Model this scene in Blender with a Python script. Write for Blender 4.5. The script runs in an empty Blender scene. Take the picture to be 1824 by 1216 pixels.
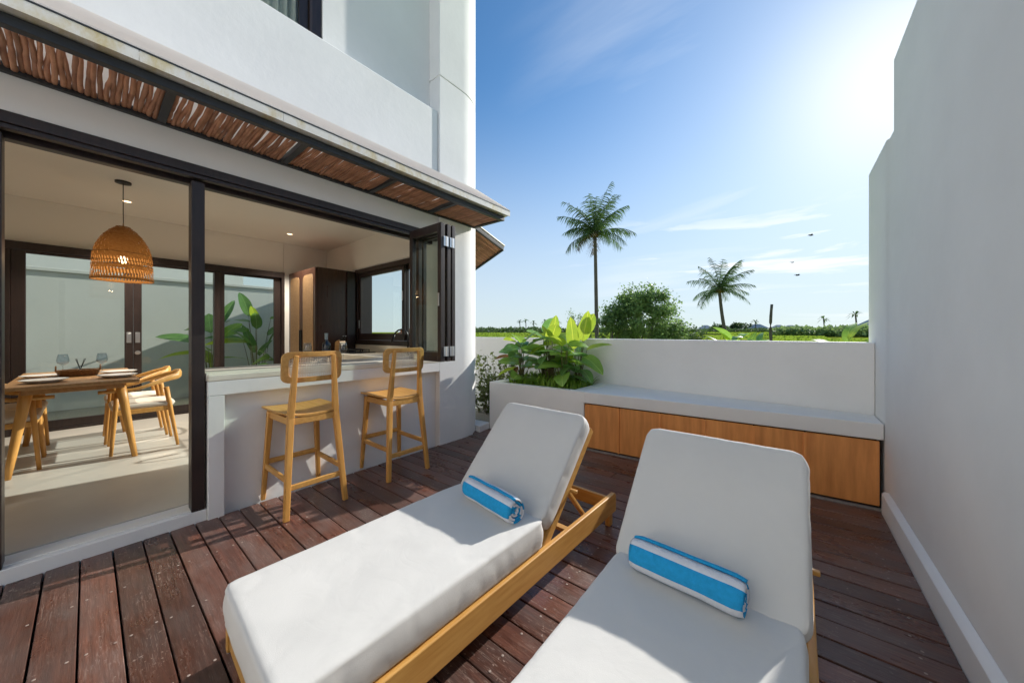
import bpy, bmesh, math, random
from mathutils import Vector, Matrix, Euler, noise as mn
R = math.radians
C = bpy.context.scene
COL = C.collection
rnd = random.Random(7)

# ------------------------------------------------------------------ camera, sky, sun, exposure
YAW = 38.89
cam_d = bpy.data.cameras.new('camera'); cam = bpy.data.objects.new('camera', cam_d); COL.objects.link(cam)
cam_d.sensor_width = 36.0; cam_d.lens = 36.0 * 610 / 1824
cam_d.shift_y = -15 / 1824
cam_d.clip_start = 0.02; cam_d.clip_end = 9000
cam.location = (0, 0, 1.25); cam.rotation_euler = (R(90), 0, R(YAW))
C.camera = cam

SUN_AZ, SUN_EL = 10.6, 26.5
S = Vector((math.sin(R(SUN_AZ)) * math.cos(R(SUN_EL)), math.cos(R(SUN_AZ)) * math.cos(R(SUN_EL)), math.sin(R(SUN_EL))))
sd = bpy.data.lights.new('sun', 'SUN'); sd.energy = 2.15; sd.angle = R(0.55); sd.color = (1.0, 0.955, 0.885)
so = bpy.data.objects.new('sun', sd); COL.objects.link(so); so.rotation_euler = S.to_track_quat('Z', 'Y').to_euler(); so.location = S * 60

W = bpy.data.worlds.new('World'); C.world = W; W.use_nodes = True
def world():
    nt = W.node_tree; nt.nodes.clear(); N = nt.nodes.new; L = nt.links.new
    out = N('ShaderNodeOutputWorld'); bg = N('ShaderNodeBackground'); bg.inputs['Strength'].default_value = 0.055
    sky = N('ShaderNodeTexSky'); sky.sky_type = 'NISHITA'; sky.sun_disc = False
    sky.sun_elevation = R(SUN_EL); sky.sun_rotation = R(SUN_AZ); sky.air_density = 1.0; sky.dust_density = 0.12; sky.ozone_density = 3.5
    tc = N('ShaderNodeTexCoord'); sep = N('ShaderNodeSeparateXYZ'); L(tc.outputs['Generated'], sep.inputs[0])
    # thin high cloud: noise on the plane overhead, so it stretches towards the horizon
    den = N('ShaderNodeMath'); den.operation = 'ADD'; den.inputs[1].default_value = 0.12; L(sep.outputs['Z'], den.inputs[0])
    mx = N('ShaderNodeMath'); mx.operation = 'MAXIMUM'; mx.inputs[1].default_value = 0.05; L(den.outputs[0], mx.inputs[0])
    dx = N('ShaderNodeMath'); dx.operation = 'DIVIDE'; L(sep.outputs['X'], dx.inputs[0]); L(mx.outputs[0], dx.inputs[1])
    dy = N('ShaderNodeMath'); dy.operation = 'DIVIDE'; L(sep.outputs['Y'], dy.inputs[0]); L(mx.outputs[0], dy.inputs[1])
    cb = N('ShaderNodeCombineXYZ'); L(dx.outputs[0], cb.inputs[0]); L(dy.outputs[0], cb.inputs[1])
    mp = N('ShaderNodeMapping'); mp.inputs['Rotation'].default_value = (0, 0, R(35)); mp.inputs['Scale'].default_value = (0.28, 0.75, 1); mp.inputs['Location'].default_value = (3.1, 0.4, 0)
    L(cb.outputs[0], mp.inputs[0])
    n1 = N('ShaderNodeTexNoise'); n1.inputs['Scale'].default_value = 1.3; n1.inputs['Detail'].default_value = 7; n1.inputs['Roughness'].default_value = 0.55; n1.inputs['Distortion'].default_value = 0.5
    L(mp.outputs[0], n1.inputs['Vector'])
    r1 = N('ShaderNodeMapRange'); r1.interpolation_type = 'SMOOTHSTEP'; r1.inputs['From Min'].default_value = 0.42; r1.inputs['From Max'].default_value = 0.78; r1.inputs['To Max'].default_value = 0.85
    L(n1.outputs['Fac'], r1.inputs['Value'])
    # veil is thicker on the sun's side of the sky
    dot = N('ShaderNodeVectorMath'); dot.operation = 'DOT_PRODUCT'; dot.inputs[1].default_value = S; L(tc.outputs['Generated'], dot.inputs[0])
    r2 = N('ShaderNodeMapRange'); r2.interpolation_type = 'SMOOTHSTEP'; r2.inputs['From Min'].default_value = 0.66; r2.inputs['From Max'].default_value = 1.0; r2.inputs['To Min'].default_value = 0.0; r2.inputs['To Max'].default_value = 0.85
    L(dot.outputs['Value'], r2.inputs['Value'])
    mul = N('ShaderNodeMath'); mul.operation = 'MULTIPLY'; L(r1.outputs[0], mul.inputs[0]); L(r2.outputs[0], mul.inputs[1])
    # aureole of thin high haze round the sun, fading without an edge
    dm = N('ShaderNodeMath'); dm.operation = 'MAXIMUM'; dm.inputs[1].default_value = 0.0; L(dot.outputs['Value'], dm.inputs[0])
    def pw(e, k):
        q = N('ShaderNodeMath'); q.operation = 'POWER'; q.inputs[1].default_value = e; L(dm.outputs[0], q.inputs[0]); w = N('ShaderNodeMath'); w.operation = 'MULTIPLY'; w.inputs[1].default_value = k; L(q.outputs[0], w.inputs[0]); return w.outputs[0]
    gl = N('ShaderNodeMath'); gl.operation = 'ADD'; L(pw(70, 0.60), gl.inputs[0]); L(pw(9, 0.32), gl.inputs[1])
    # bank of low broken cloud
    cm = N('ShaderNodeMapping'); cm.inputs['Scale'].default_value = (2.0, 2.0, 15.0); cm.inputs['Location'].default_value = (1.7, 0.3, 2.2); L(tc.outputs['Generated'], cm.inputs[0])
    cn = N('ShaderNodeTexNoise'); cn.inputs['Scale'].default_value = 1.5; cn.inputs['Detail'].default_value = 8; cn.inputs['Roughness'].default_value = 0.58; cn.inputs['Distortion'].default_value = 0.4; L(cm.outputs[0], cn.inputs['Vector'])
    def ss(v, a, b, lo=0.0, hi=1.0):
        q = N('ShaderNodeMapRange'); q.interpolation_type = 'SMOOTHSTEP'; q.inputs['From Min'].default_value = a; q.inputs['From Max'].default_value = b; q.inputs['To Min'].default_value = lo; q.inputs['To Max'].default_value = hi; L(v, q.inputs['Value']); return q.outputs[0]
    def times(a, b):
        q = N('ShaderNodeMath'); q.operation = 'MULTIPLY'; L(a, q.inputs[0]); L(b, q.inputs[1]); return q.outputs[0]
    low = times(times(ss(cn.outputs['Fac'], 0.50, 0.66, 0, 0.85), ss(sep.outputs['Z'], 0.05, 0.13)), ss(sep.outputs['Z'], 0.20, 0.34, 1, 0))
    low = times(low, ss(dot.outputs['Value'], 0.70, 0.90))
    mxl = N('ShaderNodeMath'); mxl.operation = 'MAXIMUM'; L(mul.outputs[0], mxl.inputs[0]); L(low, mxl.inputs[1])
    mxg = N('ShaderNodeMath'); mxg.operation = 'MAXIMUM'; L(mxl.outputs[0], mxg.inputs[0]); L(gl.outputs[0], mxg.inputs[1])
    # low band of haze
    hz = N('ShaderNodeMapRange'); hz.interpolation_type = 'SMOOTHSTEP'; hz.inputs['From Min'].default_value = 0.0; hz.inputs['From Max'].default_value = 0.62; hz.inputs['To Min'].default_value = 0.88; hz.inputs['To Max'].default_value = 0.0
    L(sep.outputs['Z'], hz.inputs['Value'])
    m1 = N('ShaderNodeMixRGB'); m1.inputs[2].default_value = (4.6, 5.05, 5.4, 1); L(hz.outputs[0], m1.inputs[0])
    tint = N('ShaderNodeMixRGB'); tint.blend_type = 'MULTIPLY'; tint.inputs[0].default_value = 1.0; tint.inputs[2].default_value = (0.60, 0.93, 1.06, 1); L(sky.outputs[0], tint.inputs[1]); L(tint.outputs[0], m1.inputs[1])
    m2 = N('ShaderNodeMixRGB'); m2.inputs[2].default_value = (7.2, 7.4, 7.6, 1); L(mxg.outputs[0], m2.inputs[0]); L(m1.outputs[0], m2.inputs[1])
    L(m2.outputs[0], bg.inputs['Color']); L(bg.outputs[0], out.inputs[0])
world()
C.view_settings.view_transform = 'Standard'; C.view_settings.look = 'None'; C.view_settings.gamma = 1.0; C.view_settings.use_curve_mapping = False
C.view_settings.exposure = 1.5
C.render.engine = 'CYCLES'
C.cycles.max_bounces = 12; C.cycles.diffuse_bounces = 6; C.cycles.glossy_bounces = 4; C.cycles.transparent_max_bounces = 24; C.cycles.transmission_bounces = 6
C.cycles.use_denoising = True; C.cycles.sample_clamp_indirect = 6.0; C.cycles.caustics_reflective = False; C.cycles.caustics_refractive = False

# ------------------------------------------------------------------ helpers
class MB:
    """collects shapes, builds one mesh"""
    def __init__(s): s.v = []; s.f = []; s.m = []; s.cur = 0
    def add(s, vs, fs):
        b = len(s.v); s.v += [tuple(v) for v in vs]; s.f += [tuple(i + b for i in f) for f in fs]; s.m += [s.cur] * len(fs); return s
    def box(s, x0, y0, z0, x1, y1, z1, M=None):
        vs = [Vector((x, y, z)) for x in (x0, x1) for y in (y0, y1) for z in (z0, z1)]
        if M is not None: vs = [M @ v for v in vs]
        return s.add(vs, [(0, 1, 3, 2), (4, 6, 7, 5), (0, 4, 5, 1), (2, 3, 7, 6), (0, 2, 6, 4), (1, 5, 7, 3)])
    def bar(s, p, q, w, h, up=(0, 0, 1), w2=None, h2=None):
        """tapering rectangular bar from p to q, w across, h along up"""
        p = Vector(p); q = Vector(q); d = (q - p).normalized(); u = Vector(up); sx = d.cross(u).normalized(); uy = sx.cross(d).normalized()
        w2 = w if w2 is None else w2; h2 = h if h2 is None else h2; vs = []
        for c, a, b in ((p, w, h), (q, w2, h2)):
            for i, j in ((-1, -1), (1, -1), (1, 1), (-1, 1)): vs.append(c + sx * (i * a / 2) + uy * (j * b / 2))
        return s.add(vs, [(3, 2, 1, 0), (4, 5, 6, 7), (0, 1, 5, 4), (1, 2, 6, 5), (2, 3, 7, 6), (3, 0, 4, 7)])
    def tube(s, pts, rad, n=8, cap=True, flat=1.0, up=(0, 0, 1)):
        pts = [Vector(p) for p in pts]; k = len(pts)
        rad = rad if isinstance(rad, (list, tuple)) else [rad] * k
        vs = []; ref = Vector(up)
        for i, p in enumerate(pts):
            t = (pts[min(i + 1, k - 1)] - pts[max(i - 1, 0)])
            t = t.normalized() if t.length > 1e-9 else Vector((0, 0, 1))
            a = t.cross(ref)
            if a.length < 1e-3: a = t.cross(Vector((1, 0, 0)))
            a.normalize(); b = a.cross(t).normalized()
            for j in range(n):
                th = 2 * math.pi * j / n
                vs.append(p + a * (math.cos(th) * rad[i]) + b * (math.sin(th) * rad[i] * flat))
        fs = [(i * n + j, i * n + (j + 1) % n, (i + 1) * n + (j + 1) % n, (i + 1) * n + j) for i in range(k - 1) for j in range(n)]
        if cap: fs += [tuple(reversed(range(n))), tuple(range((k - 1) * n, k * n))]
        return s.add(vs, fs)
    def lathe(s, prof, n=20, c=(0, 0, 0), closed=False):
        vs = []; k = len(prof)
        for r, z in prof:
            for j in range(n):
                th = 2 * math.pi * j / n; vs.append((c[0] + r * math.cos(th), c[1] + r * math.sin(th), c[2] + z))
        fs = [(i * n + j, i * n + (j + 1) % n, (i + 1) * n + (j + 1) % n, (i + 1) * n + j) for i in range(k - 1) for j in range(n)]
        if closed: fs += [tuple(reversed(range(n))), tuple(range((k - 1) * n, k * n))]
        return s.add(vs, fs)
    def prism(s, poly, z0, z1):
        n = len(poly)
        vs = [(x, y, z0) for x, y in poly] + [(x, y, z1) for x, y in poly]
        fs = [tuple(reversed(range(n))), tuple(range(n, 2 * n))] + [(i, (i + 1) % n, n + (i + 1) % n, n + i) for i in range(n)]
        return s.add(vs, fs)
    def yprism(s, poly, y0, y1):
        """polygon in x,z extruded along y"""
        n = len(poly)
        vs = [(x, y0, z) for x, z in poly] + [(x, y1, z) for x, z in poly]
        fs = [tuple(range(n)), tuple(reversed(range(n, 2 * n)))] + [(i, n + i, n + (i + 1) % n, (i + 1) % n) for i in range(n)]
        return s.add(vs, fs)
    def grid(s, fn, nu, nv):
        vs = [fn(i / nu, j / nv) for i in range(nu + 1) for j in range(nv + 1)]
        fs = [(i * (nv + 1) + j, (i + 1) * (nv + 1) + j, (i + 1) * (nv + 1) + j + 1, i * (nv + 1) + j + 1) for i in range(nu) for j in range(nv)]
        return s.add(vs, fs)
    def mesh(s, name, mats, smooth=False, fix=True):
        me = bpy.data.meshes.new(name); me.from_pydata(s.v, [], s.f)
        for m in (mats if isinstance(mats, (list, tuple)) else [mats]): me.materials.append(m)
        if any(s.m): me.polygons.foreach_set('material_index', s.m)
        if fix:
            bm = bmesh.new(); bm.from_mesh(me); bmesh.ops.recalc_face_normals(bm, faces=bm.faces); bm.to_mesh(me); bm.free()
        if smooth: me.polygons.foreach_set('use_smooth', [True] * len(me.polygons))
        me.update(); return me
    def build(s, name, mats, parent=None, smooth=False, bevel=0, seg=2, fix=True, off=None):
        return link(s.mesh(name, mats, smooth, fix), name, parent, bevel, seg, off)

def link(me, name, parent=None, bevel=0, seg=2, off=None):
    o = bpy.data.objects.new(name, me); COL.objects.link(o)
    if parent is not None:
        o.parent = parent
        if parent.get('world_coords'): o.location = -Vector(parent['world_coords'])
    if off is not None: o.location = off
    if bevel:
        b = o.modifiers.new('bevel', 'BEVEL'); b.width = bevel; b.segments = seg; b.limit_method = 'ANGLE'; b.angle_limit = R(40); b.harden_normals = False
        o.data.polygons.foreach_set('use_smooth', [True] * len(o.data.polygons))
        w = o.modifiers.new('normals', 'WEIGHTED_NORMAL'); w.keep_sharp = True
    return o
def tag(o, label, cat, group=None, kind=None):
    o['label'] = label; o['category'] = cat
    if group: o['group'] = group
    if kind: o['kind'] = kind
    return o
def thing(name, label, cat, loc=(0, 0, 0), rz=0, group=None, world=False):
    o = bpy.data.objects.new(name, None); COL.objects.link(o); o.location = loc; o.rotation_euler = (0, 0, R(rz)); o.empty_display_size = 0.1
    if world: o['world_coords'] = list(loc)      # children are given in scene coordinates
    return tag(o, label, cat, group)
def struct(o, label=None):
    o['kind'] = 'structure'
    if label: o['label'] = label
    return o
def copy_tree(o, loc, rz=0, label=None):
    r = o.copy(); COL.objects.link(r); r.location = loc; r.rotation_euler = (0, 0, R(rz))
    if label: r['label'] = label
    for ch in o.children:
        c = ch.copy(); COL.objects.link(c); c.parent = r
        for g in ch.children:
            d = g.copy(); COL.objects.link(d); d.parent = c
    return r

# ------------------------------------------------------------------ materials
def mat(name, base, rough=0.6, var=0.0, vscale=4.0, bump=0.0, bscale=60.0, stretch=(1, 1, 1), base2=None, rand=0.0, trans=0.0, metal=0.0, spec=0.5, detail=4, dist=0.01, rvar=0.0):
    m = bpy.data.materials.new(name); m.use_nodes = True; nt = m.node_tree; N = nt.nodes.new; L = nt.links.new
    p = nt.nodes['Principled BSDF']; out = nt.nodes['Material Output']
    p.inputs['Roughness'].default_value = rough; p.inputs['Metallic'].default_value = metal; p.inputs['Specular IOR Level'].default_value = spec
    base = (*base, 1); b2 = (*base2, 1) if base2 else tuple(max(0, c * (1 - var)) for c in base[:3]) + (1,)
    tc = N('ShaderNodeTexCoord'); mp = N('ShaderNodeMapping'); mp.inputs['Scale'].default_value = stretch; L(tc.outputs['Object'], mp.inputs[0])
    col = None
    if var or base2:
        n = N('ShaderNodeTexNoise'); n.inputs['Scale'].default_value = vscale; n.inputs['Detail'].default_value = detail; n.inputs['Roughness'].default_value = 0.6; L(mp.outputs[0], n.inputs['Vector'])
        mr = N('ShaderNodeMapRange'); mr.inputs['From Min'].default_value = 0.3; mr.inputs['From Max'].default_value = 0.7; L(n.outputs['Fac'], mr.inputs['Value'])
        mix = N('ShaderNodeMixRGB'); mix.inputs[1].default_value = base; mix.inputs[2].default_value = b2; L(mr.outputs[0], mix.inputs[0]); col = mix.outputs[0]
        if rvar:
            rr = N('ShaderNodeMapRange'); rr.inputs['To Min'].default_value = rough - rvar; rr.inputs['To Max'].default_value = rough + rvar; L(n.outputs['Fac'], rr.inputs['Value']); L(rr.outputs[0], p.inputs['Roughness'])
    if rand:
        oi = N('ShaderNodeObjectInfo'); mr2 = N('ShaderNodeMapRange'); mr2.inputs['To Min'].default_value = 1 - rand; mr2.inputs['To Max'].default_value = 1 + rand; L(oi.outputs['Random'], mr2.inputs['Value'])
        hv = N('ShaderNodeHueSaturation'); L(mr2.outputs[0], hv.inputs['Value'])
        if col: L(col, hv.inputs['Color'])
        else: hv.inputs['Color'].default_value = base
        col = hv.outputs[0]
    if col: L(col, p.inputs['Base Color'])
    else: p.inputs['Base Color'].default_value = base
    if bump:
        nb = N('ShaderNodeTexNoise'); nb.inputs['Scale'].default_value = bscale; nb.inputs['Detail'].default_value = 4; L(mp.outputs[0], nb.inputs['Vector'])
        bp = N('ShaderNodeBump'); bp.inputs['Strength'].default_value = bump; bp.inputs['Distance'].default_value = dist; L(nb.outputs['Fac'], bp.inputs['Height']); L(bp.outputs[0], p.inputs['Normal'])
    if trans:
        t = N('ShaderNodeBsdfTranslucent'); mx = N('ShaderNodeMixShader'); mx.inputs[0].default_value = trans
        if col: L(col, t.inputs['Color'])
        else: t.inputs['Color'].default_value = base
        L(p.outputs[0], mx.inputs[1]); L(t.outputs[0], mx.inputs[2]); L(mx.outputs[0], out.inputs[0])
    return m
def glass(name, tint=(0.95, 0.97, 0.96), ior=1.5, rough=0.0):
    m = bpy.data.materials.new(name); m.use_nodes = True; nt = m.node_tree; nt.nodes.clear(); N = nt.nodes.new; L = nt.links.new
    out = N('ShaderNodeOutputMaterial'); t = N('ShaderNodeBsdfTransparent'); t.inputs[0].default_value = (*tint, 1)
    g = N('ShaderNodeBsdfGlossy'); g.inputs['Roughness'].default_value = rough; f = N('ShaderNodeFresnel'); f.inputs[0].default_value = ior
    mx = N('ShaderNodeMixShader'); ge = N('ShaderNodeNewGeometry'); iv = N('ShaderNodeMath'); iv.operation = 'SUBTRACT'; iv.inputs[0].default_value = 1; L(ge.outputs['Backfacing'], iv.inputs[1]); mu = N('ShaderNodeMath'); mu.operation = 'MULTIPLY'; L(f.outputs[0], mu.inputs[0]); L(iv.outputs[0], mu.inputs[1])
    L(mu.outputs[0], mx.inputs[0]); L(t.outputs[0], mx.inputs[1]); L(g.outputs[0], mx.inputs[2]); L(mx.outputs[0], out.inputs[0])
    return m
def emit(name, col, s):
    m = bpy.data.materials.new(name); m.use_nodes = True; p = m.node_tree.nodes['Principled BSDF']
    p.inputs['Base Color'].default_value = (*col, 1); p.inputs['Emission Color'].default_value = (*col, 1); p.inputs['Emission Strength'].default_value = s
    return m
def deck_mat():
    m = bpy.data.materials.new('weathered_deck_wood'); m.use_nodes = True; nt = m.node_tree; N = nt.nodes.new; L = nt.links.new
    p = nt.nodes['Principled BSDF']
    tc = N('ShaderNodeTexCoord'); oi = N('ShaderNodeObjectInfo')
    off = N('ShaderNodeVectorMath'); off.operation = 'MULTIPLY_ADD'; off.inputs[1].default_value = (1, 1, 1)
    sc = N('ShaderNodeVectorMath'); sc.operation = 'SCALE'; sc.inputs[0].default_value = (37, 11, 5); L(oi.outputs['Random'], sc.inputs['Scale'])
    L(tc.outputs['Object'], off.inputs[0]); L(sc.outputs[0], off.inputs[2])
    def nz(scale, stretch, detail=5, rough=0.6, dist=0.0, rot=0):
        mp = N('ShaderNodeMapping'); mp.inputs['Scale'].default_value = stretch; mp.inputs['Rotation'].default_value = (0, 0, R(rot)); L(off.outputs[0], mp.inputs[0])
        n = N('ShaderNodeTexNoise'); n.inputs['Scale'].default_value = scale; n.inputs['Detail'].default_value = detail; n.inputs['Roughness'].default_value = rough; n.inputs['Distortion'].default_value = dist
        L(mp.outputs[0], n.inputs['Vector']); return n.outputs['Fac']
    def rng(v, a, b, c=0.0, d=1.0):
        r = N('ShaderNodeMapRange'); r.inputs['From Min'].default_value = a; r.inputs['From Max'].default_value = b; r.inputs['To Min'].default_value = c; r.inputs['To Max'].default_value = d; L(v, r.inputs['Value']); return r.outputs[0]
    def mix(f, a, b):
        x = N('ShaderNodeMixRGB'); L(f, x.inputs[0])
        for i, c in ((1, a), (2, b)):
            if isinstance(c, tuple): x.inputs[i].default_value = (*c, 1)
            else: L(c, x.inputs[i])
        return x.outputs[0]
    grain = nz(9, (0.6, 9, 3), 6, 0.65, 0.3)
    blot = nz(2.6, (1, 2.2, 1), 4)
    c = mix(rng(grain, 0.32, 0.68), (0.075, 0.030, 0.021), (0.170, 0.072, 0.050))
    c = mix(rng(blot, 0.44, 0.72, 0, 0.75), c, (0.150, 0.116, 0.104))                    # greyed by weather
    pr = N('ShaderNodeMapRange'); pr.inputs['To Min'].default_value = 0.60; pr.inputs['To Max'].default_value = 1.28; L(oi.outputs['Random'], pr.inputs['Value'])
    hv = N('ShaderNodeHueSaturation'); L(pr.outputs[0], hv.inputs['Value']); L(c, hv.inputs['Color']); c = hv.outputs[0]
    # scuffs: thin pale scratches in a few directions, only in patches
    s1 = rng(nz(16, (0.9, 11, 1), 2, 0.5, 1.2, 28), 0.60, 0.67, 0, 0.34); s2 = rng(nz(18, (0.8, 12, 1), 2, 0.5, 1.5, -52), 0.61, 0.68, 0, 0.30); s3 = rng(nz(70, (1, 1, 1), 2), 0.66, 0.72, 0, 0.7)
    pa = rng(nz(3.4, (1, 1, 1), 3), 0.40, 0.62)
    mxs = N('ShaderNodeMath'); mxs.operation = 'MAXIMUM'; L(s1, mxs.inputs[0]); L(s2, mxs.inputs[1])
    mxt = N('ShaderNodeMath'); mxt.operation = 'MAXIMUM'; L(mxs.outputs[0], mxt.inputs[0]); L(s3, mxt.inputs[1])
    ml = N('ShaderNodeMath'); ml.operation = 'MULTIPLY'; L(mxt.outputs[0], ml.inputs[0]); L(pa, ml.inputs[1])
    c = mix(ml.outputs[0], c, (0.42, 0.33, 0.28))
    L(c, p.inputs['Base Color'])
    L(rng(blot, 0.3, 0.7, 0.22, 0.42), p.inputs['Roughness'])
    bp = N('ShaderNodeBump'); bp.inputs['Strength'].default_value = 0.35; bp.inputs['Distance'].default_value = 0.004; L(grain, bp.inputs['Height']); L(bp.outputs[0], p.inputs['Normal'])
    return m
def wood_mat(name, a, b, axis, rough=0.42, scale=6.0, rand=0.08):
    st = [7.0, 7.0, 7.0]; st[axis] = 0.7
    m = mat(name, a, rough, base2=b, vscale=scale, stretch=tuple(st), bump=0.12, bscale=scale * 2, rand=rand, detail=6, dist=0.003, rvar=0.08)
    return m
def stain_mat():
    m = bpy.data.materials.new('stained_flashing'); m.use_nodes = True; nt = m.node_tree; N = nt.nodes.new; L = nt.links.new; p = nt.nodes['Principled BSDF']
    tc = N('ShaderNodeTexCoord'); mp = N('ShaderNodeMapping'); mp.inputs['Scale'].default_value = (1, 2.2, 1.2); L(tc.outputs['Object'], mp.inputs[0])
    n = N('ShaderNodeTexNoise'); n.inputs['Scale'].default_value = 2.4; n.inputs['Detail'].default_value = 8; n.inputs['Roughness'].default_value = 0.7; L(mp.outputs[0], n.inputs[0])
    cr = N('ShaderNodeValToRGB'); e = cr.color_ramp.elements; e[0].position = 0.47; e[0].color = (0.70, 0.68, 0.62, 1); e[1].position = 0.80; e[1].color = (0.42, 0.26, 0.09, 1)
    x = e.new(0.63); x.color = (0.58, 0.49, 0.28, 1); L(n.outputs['Fac'], cr.inputs[0]); L(cr.outputs[0], p.inputs['Base Color']); p.inputs['Roughness'].default_value = 0.6
    return m
M_PLASTER = mat('white_plaster', (0.85, 0.845, 0.83), 0.75, var=0.09, vscale=1.3, bump=0.22, bscale=16, dist=0.006, detail=9)
M_PLASTER_IN = mat('interior_paint', (0.85, 0.83, 0.785), 0.8, var=0.03, vscale=0.9)
M_CEIL = mat('ceiling_paint', (0.83, 0.80, 0.75), 0.8, var=0.03, vscale=0.9)
M_DARK = mat('dark_stained_timber', (0.020, 0.014, 0.013), 0.38, base2=(0.036, 0.022, 0.020), vscale=10, stretch=(5, 5, 0.6), bump=0.08, bscale=40, dist=0.002)
M_STEEL = mat('charcoal_steel', (0.030, 0.032, 0.034), 0.5, var=0.3, vscale=6)
M_FLASH = stain_mat()
M_ROOFSHEET = mat('translucent_roof_sheet', (0.90, 0.88, 0.85), 0.6, var=0.05, vscale=2, trans=0.72)
M_STICK = mat('peeled_branch_wood', (0.52, 0.27, 0.155), 0.7, base2=(0.34, 0.155, 0.085), vscale=14, stretch=(0.6, 2, 2), bump=0.4, bscale=70, rand=0.25, dist=0.004)
M_GLASS = glass('window_glass', (0.93, 0.96, 0.94), 1.5)
M_GLASS_G = glass('tinted_sliding_glass', (0.86, 0.90, 0.855), 1.55)
M_WINE = glass('wine_glass', (0.86, 0.90, 0.93), 2.0)
M_FLOOR = mat('polished_screed', (0.62, 0.59, 0.53), 0.38, var=0.10, vscale=1.6, bump=0.03, bscale=30, rvar=0.08)
M_COUNTER = mat('cream_terrazzo', (0.78, 0.73, 0.62), 0.42, var=0.10, vscale=3.5, bump=0.03, bscale=80)
M_DECK = deck_mat()
M_UNDER = mat('underside_dark', (0.012, 0.010, 0.009), 0.9)
M_SCREW = mat('screw_plug', (0.40, 0.32, 0.27), 0.6, var=0.3, vscale=40)
M_TEAK_Y = wood_mat('teak_rail', (0.64, 0.36, 0.105), (0.50, 0.245, 0.055), 1)
M_TEAK_Z = wood_mat('teak_upright', (0.64, 0.34, 0.09), (0.50, 0.23, 0.05), 2)
M_TEAK_X = wood_mat('teak_cross', (0.64, 0.36, 0.105), (0.50, 0.245, 0.055), 0)
M_TABLE = wood_mat('table_wood', (0.47, 0.27, 0.11), (0.35, 0.18, 0.065), 0)
M_PANEL = wood_mat('teak_veneer_panel', (0.86, 0.36, 0.105), (0.62, 0.235, 0.060), 2, 0.5, 3.0, 0.12)
M_CAB = wood_mat('dark_walnut', (0.070, 0.033, 0.022), (0.042, 0.019, 0.013), 2, 0.3, 4.0, 0.05)
M_RATTAN = mat('woven_rattan', (0.30, 0.18, 0.08), 0.7, base2=(0.17, 0.095, 0.04), vscale=60, stretch=(0.5, 0.5, 4), bump=0.6, bscale=90, dist=0.004)
M_CANE = mat('natural_cane', (0.85, 0.74, 0.56), 0.6, var=0.15, vscale=60)
M_LAMP = mat('rattan_lampshade', (0.42, 0.22, 0.07), 0.7, base2=(0.28, 0.13, 0.035), vscale=40, stretch=(1, 1, 3), trans=0.25)
M_CUSH = mat('outdoor_canvas', (0.67, 0.66, 0.635), 0.9, var=0.05, vscale=3, bump=0.25, bscale=420, dist=0.0015, spec=0.2)
M_SEATPAD = mat('linen_seat_pad', (0.66, 0.61, 0.53), 0.9, var=0.06, vscale=6, bump=0.2, bscale=300, dist=0.002, spec=0.2)
M_TBLUE = mat('towel_blue', (0.030, 0.40, 0.80), 0.95, var=0.16, vscale=60, bump=0.9, bscale=260, dist=0.006, spec=0.1)
M_TWHITE = mat('towel_white', (0.82, 0.84, 0.90), 0.95, var=0.05, vscale=60, bump=0.9, bscale=260, dist=0.006, spec=0.1)
M_CHINA = mat('white_china', (0.80, 0.80, 0.79), 0.18)
M_BLACK = mat('black_metal', (0.012, 0.012, 0.013), 0.35)
M_CHROME = mat('satin_steel', (0.62, 0.62, 0.62), 0.3, metal=1.0)
M_WICKER = mat('seagrass_wicker', (0.30, 0.16, 0.06), 0.8, base2=(0.12, 0.055, 0.02), vscale=90, bump=0.8, bscale=120, dist=0.004)
M_BOTTLE = mat('dark_bottle_glass', (0.008, 0.010, 0.014), 0.08, spec=0.8)
M_FOIL = mat('bottle_capsule', (0.30, 0.36, 0.36), 0.35)
M_CURTAIN = mat('sage_curtain', (0.70, 0.68, 0.61), 0.9, var=0.1, vscale=8, trans=0.2)
M_BULB = emit('warm_bulb', (1.0, 0.72, 0.42), 1.5)
M_SOIL = mat('planter_soil', (0.055, 0.040, 0.028), 0.95, var=0.4, vscale=20, bump=0.8, bscale=40, dist=0.02)
M_SAND = mat('pale_gravel', (0.44, 0.40, 0.33), 0.95, var=0.35, vscale=60, bump=0.8, bscale=120, dist=0.01)
def crease_bump(m):
    nt = m.node_tree; N = nt.nodes.new; L = nt.links.new; p = nt.nodes['Principled BSDF']; old = p.inputs['Normal'].links[0].from_socket
    tc = N('ShaderNodeTexCoord'); n = N('ShaderNodeTexNoise'); n.inputs['Scale'].default_value = 6.5; n.inputs['Detail'].default_value = 3; n.inputs['Distortion'].default_value = 1.6; L(tc.outputs['Object'], n.inputs[0])
    s1 = N('ShaderNodeMath'); s1.operation = 'SUBTRACT'; s1.inputs[1].default_value = 0.5; L(n.outputs['Fac'], s1.inputs[0]); a = N('ShaderNodeMath'); a.operation = 'ABSOLUTE'; L(s1.outputs[0], a.inputs[0])
    q = N('ShaderNodeMapRange'); q.inputs['From Max'].default_value = 0.10; L(a.outputs[0], q.inputs['Value'])
    b = N('ShaderNodeBump'); b.inputs['Strength'].default_value = 0.035; b.inputs['Distance'].default_value = 0.005; L(q.outputs[0], b.inputs['Height']); L(old, b.inputs['Normal']); L(b.outputs[0], p.inputs['Normal'])
crease_bump(M_CUSH)
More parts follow.
